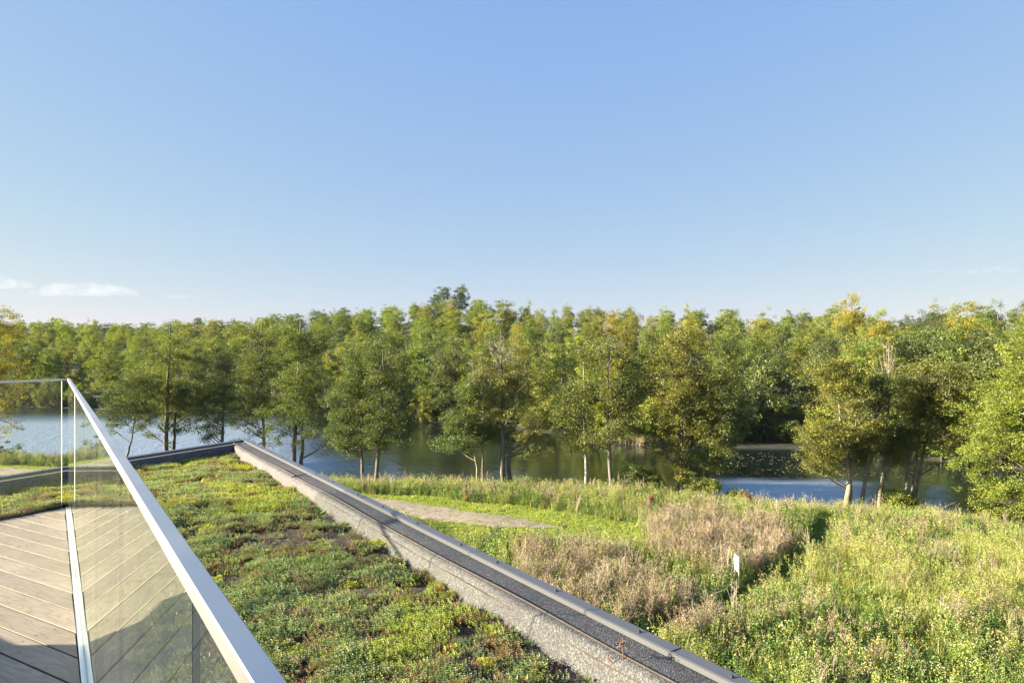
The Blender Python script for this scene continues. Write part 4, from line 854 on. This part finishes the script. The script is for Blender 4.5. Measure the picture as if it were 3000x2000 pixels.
# leafy herbs, some in flower
pro = []
for k in range(7):
    mb = MB()
    for q in range(4):
        b0 = prng.normal(0, .09, 3)*np.array([1, 1, 0]); hh = prng.uniform(.35, .75); tp = b0+np.array([prng.normal(0, .1), prng.normal(0, .1), hh]); mb.add(*tube(bez(b0, (b0+tp)/2, tp, 3), [.006, .005, .003], 3, False))
        t = prng.uniform(.1, 1, 36)[:, None]; mb.add(*leaf_quads(b0*(1-t)+tp*t+prng.normal(0, .06, (36, 3))*(1.2-t*.7), .055, rng=prng))
        if k < 2 and q < 2: mb.add(*leaf_quads(tp+prng.normal(0, .03, (3, 3)), .035, rng=prng), 1)
        if k == 2 and q == 0: mb.add(*leaf_quads(tp+prng.normal(0, .03, (3, 3)), .04, rng=prng), 2)
    pro.append(mb)
x, d, sd = field_points(60000, 6, 13.5, 58); z = classify(x, d, .4); u = np.random.default_rng(6).uniform(size=len(x)); herb = (z['py'] > 1770) | (z['px'] < 1500)
dens = np.where(z['dry'], .22, np.where(z['grassy'], .15, np.where(herb, .85, .45)))*(.4+.6*(fbm(x, d, .9, 51) > -.2)); k = (sd > .4) & seen(x, d, .6) & ~z['lawn'] & ~z['trail'] & (z['pth'] > 1.5) & (u < dens); x, d = x[k], d[k]
rng = np.random.default_rng(7); P, r_, s_ = put(x, d, rng, .6, 1.25, .1); c = colmix(rng, len(x), [(.14, .24, .04), (.25, .34, .06), (.34, .41, .12), (.10, .17, .035), (.38, .34, .16)], [.25, .28, .24, .13, .10])
scatter('leafy_herbs', pro, P, r_, s_, c, LM, 4)
# dry beige weeds
pro = []
for k in range(6):
    mb = MB()
    for q in range(5):
        b0 = prng.normal(0, .1, 3)*np.array([1, 1, 0]); hh = prng.uniform(.75, 1.2); tp = b0+np.array([prng.normal(0, .16), prng.normal(0, .16), hh]); mb.add(*tube(bez(b0, (b0+tp)/2, tp, 3), [.006, .005, .003], 3, False))
        for w in range(4):
            t0 = prng.uniform(.4, .85); s1 = b0*(1-t0)+tp*t0; e1 = s1+np.array([prng.normal(0, .12), prng.normal(0, .12), prng.uniform(.12, .3)]); mb.add(*tube([s1, e1], [.004, .003], 3, False))
            t = prng.uniform(.2, 1, 9)[:, None]; mb.add(*leaf_quads(s1*(1-t)+e1*t+prng.normal(0, .022, (9, 3)), .034, rng=prng))
    pro.append(mb)
x, d, sd = field_points(90000, 8, 13.5, 58); z = classify(x, d, .7); u = np.random.default_rng(8).uniform(size=len(x)); px_, py_ = z['px'], z['py']
dens = np.where(z['dry'], .46*(.55+.45*(fbm(x, d, 1.1, 66) > -.2)), np.where((py_ > 1700) & (px_ > 1900), .07*(fbm(x, d, .8, 61) > .15), np.where(sd < 3.5, .07, .02))); k = (sd > .4) & seen(x, d, 1.0) & ~z['lawn'] & ~z['trail'] & (z['pth'] > 1.6) & (u < dens); x, d = x[k], d[k]
rng = np.random.default_rng(9); P, r_, s_ = put(x, d, rng, .65, 1.12, .1); c = colmix(rng, len(x), [(.44, .34, .27), (.38, .29, .22), (.52, .43, .34), (.30, .28, .15)], [.35, .3, .2, .15])
scatter('dry_weeds', pro, P, r_, s_, c, LM, 5)
# reeds and flag leaves in the water margin
pro = []
for k in range(4): mb = MB(); blades(mb, prng, 10, 1.15, .035, .12, .22, seg=3); pro.append(mb)
x, d, sd = field_points(260000, 10, 28, 60); u = np.random.default_rng(10).uniform(size=len(x)); px_, _p = project(x, d, 0); m_ = (px_ > 1180) & (px_ < 1860) | (px_ < 500) & (fbm(x, d, .5, 3) > 0) | (px_ > 2000) & (px_ < 2450) & (fbm(x, d, .7, 4) > .15)
k = (sd > -.5) & (sd < .7) & (u < .8*m_) & (fbm(x, d, .9, 71) > -.35); x, d = x[k], d[k]; rng = np.random.default_rng(11); P, r_, s_ = put(x, d, rng, .6, 1.0, .07); P[:, 2] = np.maximum(P[:, 2], WZ-.3)
c = colmix(rng, len(x), [(.30, .36, .22), (.20, .28, .12), (.38, .40, .22), (.42, .34, .18)]); scatter('reeds', pro, P, r_, s_, c, LM, 6)
# sedge on the small spit across the water
x = np.random.default_rng(12).normal(11.6, 1.6, 500); d = np.random.default_rng(13).normal(66.6, 1.2, 500); sd = pond_sd(x, d); k = (sd > .1) & (sd < 3); x, d = x[k], d[k]; rng = np.random.default_rng(14); P, r_, s_ = put(x, d, rng, .7, 1.1, .1)
scatter('sedge', pro, P, r_, s_, colmix(rng, len(x), [(.50, .44, .30), (.42, .36, .22)]), LM, 7)
# floating leaves
rng = np.random.default_rng(15); n = 900; px_ = rng.uniform(2130, 2950, n); py_ = rng.uniform(1325, 1400, n); d = F*9/(py_-HOR); x = (px_-1500)/F*d; k = (pond_sd(x, d) < -.5) & (fbm(x, d, .5, 81) > -.25) & (rng.uniform(size=n) < np.where(px_ < 2480, 1, .4)); x, d = x[k], d[k]
mb = MB(); th = np.arange(6)*math.pi/3; mb.add([(math.cos(t)*.07, math.sin(t)*.06, 0) for t in th], [list(range(6))]); n = len(x)
scatter('floating_leaves', [mb], np.stack([x, d, np.full(n, WZ+.012)], 1), np.stack([rng.normal(0, .03, n), rng.normal(0, .03, n), rng.uniform(0, 6, n)], 1), np.repeat(rng.uniform(.6, 1.4, (n, 1)), 3, 1), colmix(rng, n, [(.42, .38, .28), (.30, .26, .16), (.40, .30, .12)]), LM, 8)

# ------------------------------------------------------------------ planted roof: sedum, moss
def in_roof(x, y):
    ox, oa = inside_roof(x, y); return (ox > .245) & (oa > .23)
def rail_side(x, y):
    v = np.stack([x-C2.x, y-C2.y]); return v[0]*nBi.x+v[1]*nBi.y, v[0]*nAi.x+v[1]*nAi.y
def roof_points(n, seed, ymin=1.4):
    rng = np.random.default_rng(seed); x = rng.uniform(-8.2, 4.2, n); y = rng.uniform(ymin, 9.25, n); b_, a_ = rail_side(x, y); k = in_roof(x, y) & ~((b_ > -.055) & (a_ > -.045)); x, y = x[k], y[k]
    px = 1500+F*x/np.maximum(y, .5); k = (px > -150) & (px < 2300); return x[k], y[k]
pro = []
for k in range(7):
    mb = MB()
    for q in range(13):
        c0 = np.array([prng.normal(0, .021), prng.normal(0, .021), 0]); hh = prng.uniform(.014, .036); tp = c0+np.array([prng.normal(0, .007), prng.normal(0, .007), hh])
        for lay in range(3):
            zc = c0+(tp-c0)*(.45+.275*lay); rr = .0075*(1.15-.28*lay); n_l = 5 if lay < 2 else 3; ph = prng.uniform(0, 6)
            for j in range(n_l):
                a = ph+j*6.283/n_l; o_ = np.array([math.cos(a), math.sin(a), 0]); t_ = np.array([-o_[1], o_[0], 0])*.0026; up_ = np.array([0, 0, .25+.3*lay])
                b0 = zc+o_*.002; mid = zc+(o_+up_*.6)*rr*.6; en = zc+(o_+up_)*rr; mb.add([b0, mid-t_, en, mid+t_+np.array([0, 0, .001])], [[0, 1, 2, 3]])
    pro.append(mb)
x, y = roof_points(240000, 20); ox, oa = inside_roof(x, y); rng = np.random.default_rng(21)
bare = fbm(x, y, 1.7, 91)*.38+fbm(x, y, 5.5, 92)*.45+fbm(x, y, 14, 97)*.35+.25*np.exp(-np.maximum(ox-.27, 0)/.22)+.12*np.exp(-np.maximum(ox-.27, 0)/.7); moss = fbm(x, y, 2.3, 93)*.5+fbm(x, y, 7.5, 94)*.6
k = (rng.uniform(size=len(x)) < np.clip(1.2-3.4*np.clip(bare-.03, 0, 1), .06, 1)) & (moss < .56); x, y, bare_ = x[k], y[k], bare[k]
mound = .018*np.clip(fbm(x, y, 4.2, 95)+.3, 0, 1.2)+.016*np.clip(fbm(x, y, 15, 98), 0, 1); n = len(x); P = np.stack([x, y, soil_z(x, y)-.004+mound], 1); s = rng.uniform(.7, 1.2, n)*(1-.3*np.clip(bare_*2, 0, 1)); r_ = np.stack([rng.normal(0, .22, n), rng.normal(0, .22, n), rng.uniform(0, 6.28, n)], 1)
c = colmix(rng, n, [(.26, .335, .155), (.33, .40, .19), (.18, .245, .09), (.39, .42, .13)], [.4, .25, .2, .15]); yl = (fbm(x, y, 1.5, 96) > .25) | (rng.uniform(size=n) < .06); c[yl] *= (1.35, 1.25, .55)
rd = rng.uniform(size=n) < np.clip(.04+.4*(bare_ > .06), 0, 1); c[rd] = colmix(rng, rd.sum(), [(.30, .17, .08), (.34, .25, .12), (.24, .09, .05)])
scatter('sedum', pro, P, r_, np.repeat(s[:, None], 3, 1), c, LM, 9, label='grey green sedum carpet with brown bare patches on the roof')
# bright moss cushions between the sedum
pro = []
for k in range(4):
    mb = MB(); th = prng.uniform(0, 6.28, 60); rr = .028*np.sqrt(prng.uniform(0, 1, 60)); C_ = np.stack([np.cos(th)*rr, np.sin(th)*rr, .014*(1-(rr/.03)**2)], 1); mb.add(*leaf_quads(C_, .0085, 1.2, rng=prng)); pro.append(mb)
x, y = roof_points(120000, 22); moss = fbm(x, y, 2.3, 93)*.5+fbm(x, y, 7.5, 94)*.6; k = (moss > .44); x, y = x[k], y[k]; n = len(x); rng = np.random.default_rng(23)
P = np.stack([x, y, soil_z(x, y)+.006+.022*np.clip(fbm(x, y, 4.2, 95)+.3, 0, 1.2)], 1); scatter('moss', pro, P, np.stack([rng.normal(0, .15, n), rng.normal(0, .15, n), rng.uniform(0, 6, n)], 1), np.repeat(rng.uniform(.7, 1.5, (n, 1)), 3, 1), colmix(rng, n, [(.55, .56, .03), (.45, .52, .04), (.62, .58, .06)]), LM, 10, label='bright yellow green moss cushions between the sedum')

# single grass tufts and weeds on the roof
M['grass_bright'] = leaf_mat('grass_bright', 'none', .4, (.22, .34, .03), (.34, .46, .05))
def roof_plant(name, label, cat, px, py, kind, seed, s=1.0):
    rng = np.random.default_rng(seed); p = at(px, py, 6.64); root = empty(name, p); mb = MB()
    if kind == 'grass': blades(mb, rng, 13, .11*s, .0045, .012, .7)
    else:
        for q in range(6):
            a = rng.uniform(0, 6.28); L = .075*s*rng.uniform(.7, 1.2); o_ = np.array([math.cos(a), math.sin(a), 0]); t_ = np.array([-o_[1], o_[0], 0])
            P = [o_*L*t*.7+np.array([0, 0, L*(t-.3*t*t)]) for t in (0, .35, .7, 1)]; w = [.004, .010*s, .014*s, .001]
            V = [p_-t_*w_ for p_, w_ in zip(P, w)]+[p_+t_*w_ for p_, w_ in zip(P, w)]; mb.add(V, np.array([[i_, i_+1, 5+i_, 4+i_] for i_ in range(3)]))
    o = mb.build('blades' if kind == 'grass' else 'leaves', [M['grass_bright']], root); tag(root, label, cat, 'single plants in the sedum')
roof_plant('grass_tuft', 'spiky bright grass tuft among brown patches near the roof edge middle', 'grass tuft', 1261, 1755, 'grass', 1)
roof_plant('grass_tuft', 'bright grass tuft left of the spiky one in the sedum', 'grass tuft', 1112, 1718, 'grass', 2, .9)
roof_plant('grass_tuft', 'small grass tuft beside the yellow moss in the middle of the roof', 'grass tuft', 1200, 1790, 'grass', 3, .7)
roof_plant('grass_tuft', 'low grass tuft in the far sedum near the handrail', 'grass tuft', 712, 1478, 'grass', 4, 1.1)
roof_plant('grass_tuft', 'tall grass tuft seen through the glass above the deck reflection', 'grass tuft', 548, 1770, 'grass', 5, 1.2)
roof_plant('grass_tuft', 'grass tuft seen through the glass beside the dark panel joint', 'grass tuft', 525, 1828, 'grass', 6, 1.1)
roof_plant('weed', 'bright broad leaved weed close to the handrail', 'weed', 795, 1922, 'leaf', 7, 1.2)
roof_plant('weed', 'small yellow green weed near the felt upstand', 'weed', 935, 1512, 'leaf', 8, 1.0)
roof_plant('weed', 'small bright weed in the middle of the sedum', 'weed', 705, 1615, 'leaf', 9, .8)
# twig on the parapet and dried flower stem
def stick(name, label, pts, r, matr, cat='twig', extra=None):
    p0 = Vector(pts[0]); root = empty(name, p0); mb = MB(); P = np.array([Vector(p)-p0 for p in pts]); mb.add(*tube(P, np.linspace(r, r*.5, len(P)), 5))
    if extra: extra(mb)
    mb.build('stem', [matr], root, True); tag(root, label, cat)
zf = 6.786
stick('twig', 'thin dark twig lying across the grey parapet felt', [at(855, 1397, zf), at(866, 1393, zf+.004), at(880, 1391.5, zf+.004), at(893, 1389, zf+.003), at(901, 1385.5, zf+.01)], .0055, M['rubber'])
def fl(mb):
    r = np.random.default_rng(9); mb.add(*leaf_quads(np.array([0, 0, .13])+r.normal(0, .012, (90, 3)), .009, rng=r)); mb.add(*tube([(0, 0, .02), (-.03, .01, .05), (-.05, .01, .075)], [.002, .0015, .001], 4)); mb.add(*leaf_quads(np.array([-.05, .01, .08])+r.normal(0, .008, (30, 3)), .008, rng=r))
p = at(1822, 1985, 6.70); M['dry_stem'] = simple('dry_stem', (.20, .13, .10), .9, 0, .3, 30)
stick('dried_flower', 'dried brown flower stem leaning on the near parapet felt', [p, p+Vector((.004, 0, .05)), p+Vector((.006, .004, .10)), p+Vector((.0, .0, .14))], .0028, M['dry_stem'], 'plant', fl)

# ------------------------------------------------------------------ information sign in the meadow
M['sign_white'] = simple('sign_white', (.80, .82, .82), .4, 0, .03); M['sign_blue'] = simple('sign_blue', (.03, .22, .42), .4, 0, .05); M['sign_pale'] = simple('sign_pale_blue', (.35, .58, .80), .4, 0, .05)
ps = at(2158.5, 1649, .76); sg = empty('sign', (ps.x, ps.y, 0), R(-90.5)); tag(sg, 'small white and blue information sign standing in the meadow', 'sign')
mb = MB(); mb.add(*box((0, 0, .76), (.42, .02, .54)), 0); mb.build('board', [M['sign_white']], sg)
for sx in (-1, 1):
    mb = MB(); mb.add(*box((sx*.225, 0, .42), (.03, .03, 1.2)), 0); mb.build('post', [M['sign_white']], sg)
for sy in (-1, 1):
    mb = MB()
    for c_, s_ in (((-.175, 0, .76), (.02, .003, .48)), ((.175, 0, .76), (.02, .003, .48)), ((0, 0, .99), (.33, .003, .02)), ((0, 0, .53), (.33, .003, .02))): mb.add(*box((c_[0], sy*.0115, c_[2]), s_), 0)
    mb.build('border', [M['sign_blue']], sg); mb = MB(); mb.add(*box((-.03, sy*.0115, .88), (.2, .003, .12)), 0); mb.add(*box((.05, sy*.0115, .66), (.16, .003, .14)), 0); mb.build('picture', [M['sign_pale']], sg)

# ------------------------------------------------------------------ low clouds far away
m = bpy.data.materials.new('cloud'); m.use_nodes = True; nt = m.node_tree; nt.nodes.clear()
vs = N(nt, 'ShaderNodeVolumeScatter'); vs.inputs['Color'].default_value = (.97, .98, 1, 1); vs.inputs['Density'].default_value = .0007; vs.inputs['Anisotropy'].default_value = .2
o_ = N(nt, 'ShaderNodeOutputMaterial'); nn_ = N(nt, 'ShaderNodeMapRange'); nn_.inputs[1].default_value = .36; nn_.inputs[2].default_value = .62; nn_.inputs[4].default_value = .00042; nt.links.new(tex_noise(nt, .009, 5, .6, coords(nt)), nn_.inputs[0]); nt.links.new(nn_.outputs[0], vs.inputs['Density']); nt.links.new(vs.outputs[0], o_.inputs['Volume']); M['cloud'] = m
def cloud(label, D, px0, px1, base, tops, seed, n=26):
    rng = np.random.default_rng(seed); c = at_d((px0+px1)/2, base, D); root = empty('cloud', c); mb = MB(); W_ = (px1-px0)/F*D
    for q in range(n):
        u_ = rng.uniform(-.5, .5); tp = np.interp(u_, np.linspace(-.5, .5, len(tops)), tops)/F*D; r = tp*rng.uniform(.14, .42); zc = rng.uniform(.1, .9)*max(0, tp-r); x_, y_ = u_*W_, rng.normal(0, W_*.05)
        th = np.linspace(0, math.pi, 9)[:, None]; ph = np.linspace(0, 2*math.pi, 14, endpoint=False)[None]; sx = rng.uniform(1.4, 2.6)
        V = np.stack([x_+sx*r*np.sin(th)*np.cos(ph), y_+r*1.5*np.sin(th)*np.sin(ph), np.maximum(zc+r*np.cos(th)+0*ph, -.02*r+0*ph)], -1).reshape(-1, 3); i, j = np.meshgrid(np.arange(8), np.arange(14), indexing='ij'); a = (i*14+j).ravel(); b_ = (i*14+(j+1) % 14).ravel(); mb.add(V, np.stack([a, a+14, b_+14, b_], 1))
    o = mb.build('vapour', [M['cloud']], root, True); rm = o.modifiers.new('remesh', 'REMESH'); rm.mode = 'VOXEL'; rm.voxel_size = max(tops)/F*D/16; rm.use_smooth_shade = True
    sm = o.modifiers.new('smooth', 'SMOOTH'); sm.factor = .8; sm.iterations = 2; tag(root, label, 'cloud', 'low clouds on the horizon')
cloud('small white cloud cut by the left picture edge', 6000, -60, 118, 845, [22, 44, 30, 14], 1, 60)
cloud('long flat based white cloud low over the left woods', 6200, 100, 415, 866, [18, 46, 44, 50, 40, 34, 10], 2, 120)
cloud('faint wispy cloud streak low on the right', 6300, 2620, 3080, 800, [4, 12, 16, 24, 18, 8], 5, 90)
cloud('small faint cloud right of the long one', 6400, 478, 595, 874, [8, 22, 14, 6], 3, 40)

# ------------------------------------------------------------------ thin evening haze
m = bpy.data.materials.new('haze'); m.use_nodes = True; nt = m.node_tree; nt.nodes.clear()
pv = N(nt, 'ShaderNodeVolumePrincipled'); pv.inputs['Color'].default_value = (.80, .88, 1, 1); pv.inputs['Density'].default_value = .00005; pv.inputs['Anisotropy'].default_value = 0
o_ = N(nt, 'ShaderNodeOutputMaterial'); nt.links.new(pv.outputs[0], o_.inputs['Volume'])
mb = MB(); mb.add(*box((0, 350, 13.5), (1450, 1150, 35))); tag(mb.build('haze', [m]), kind='stuff')
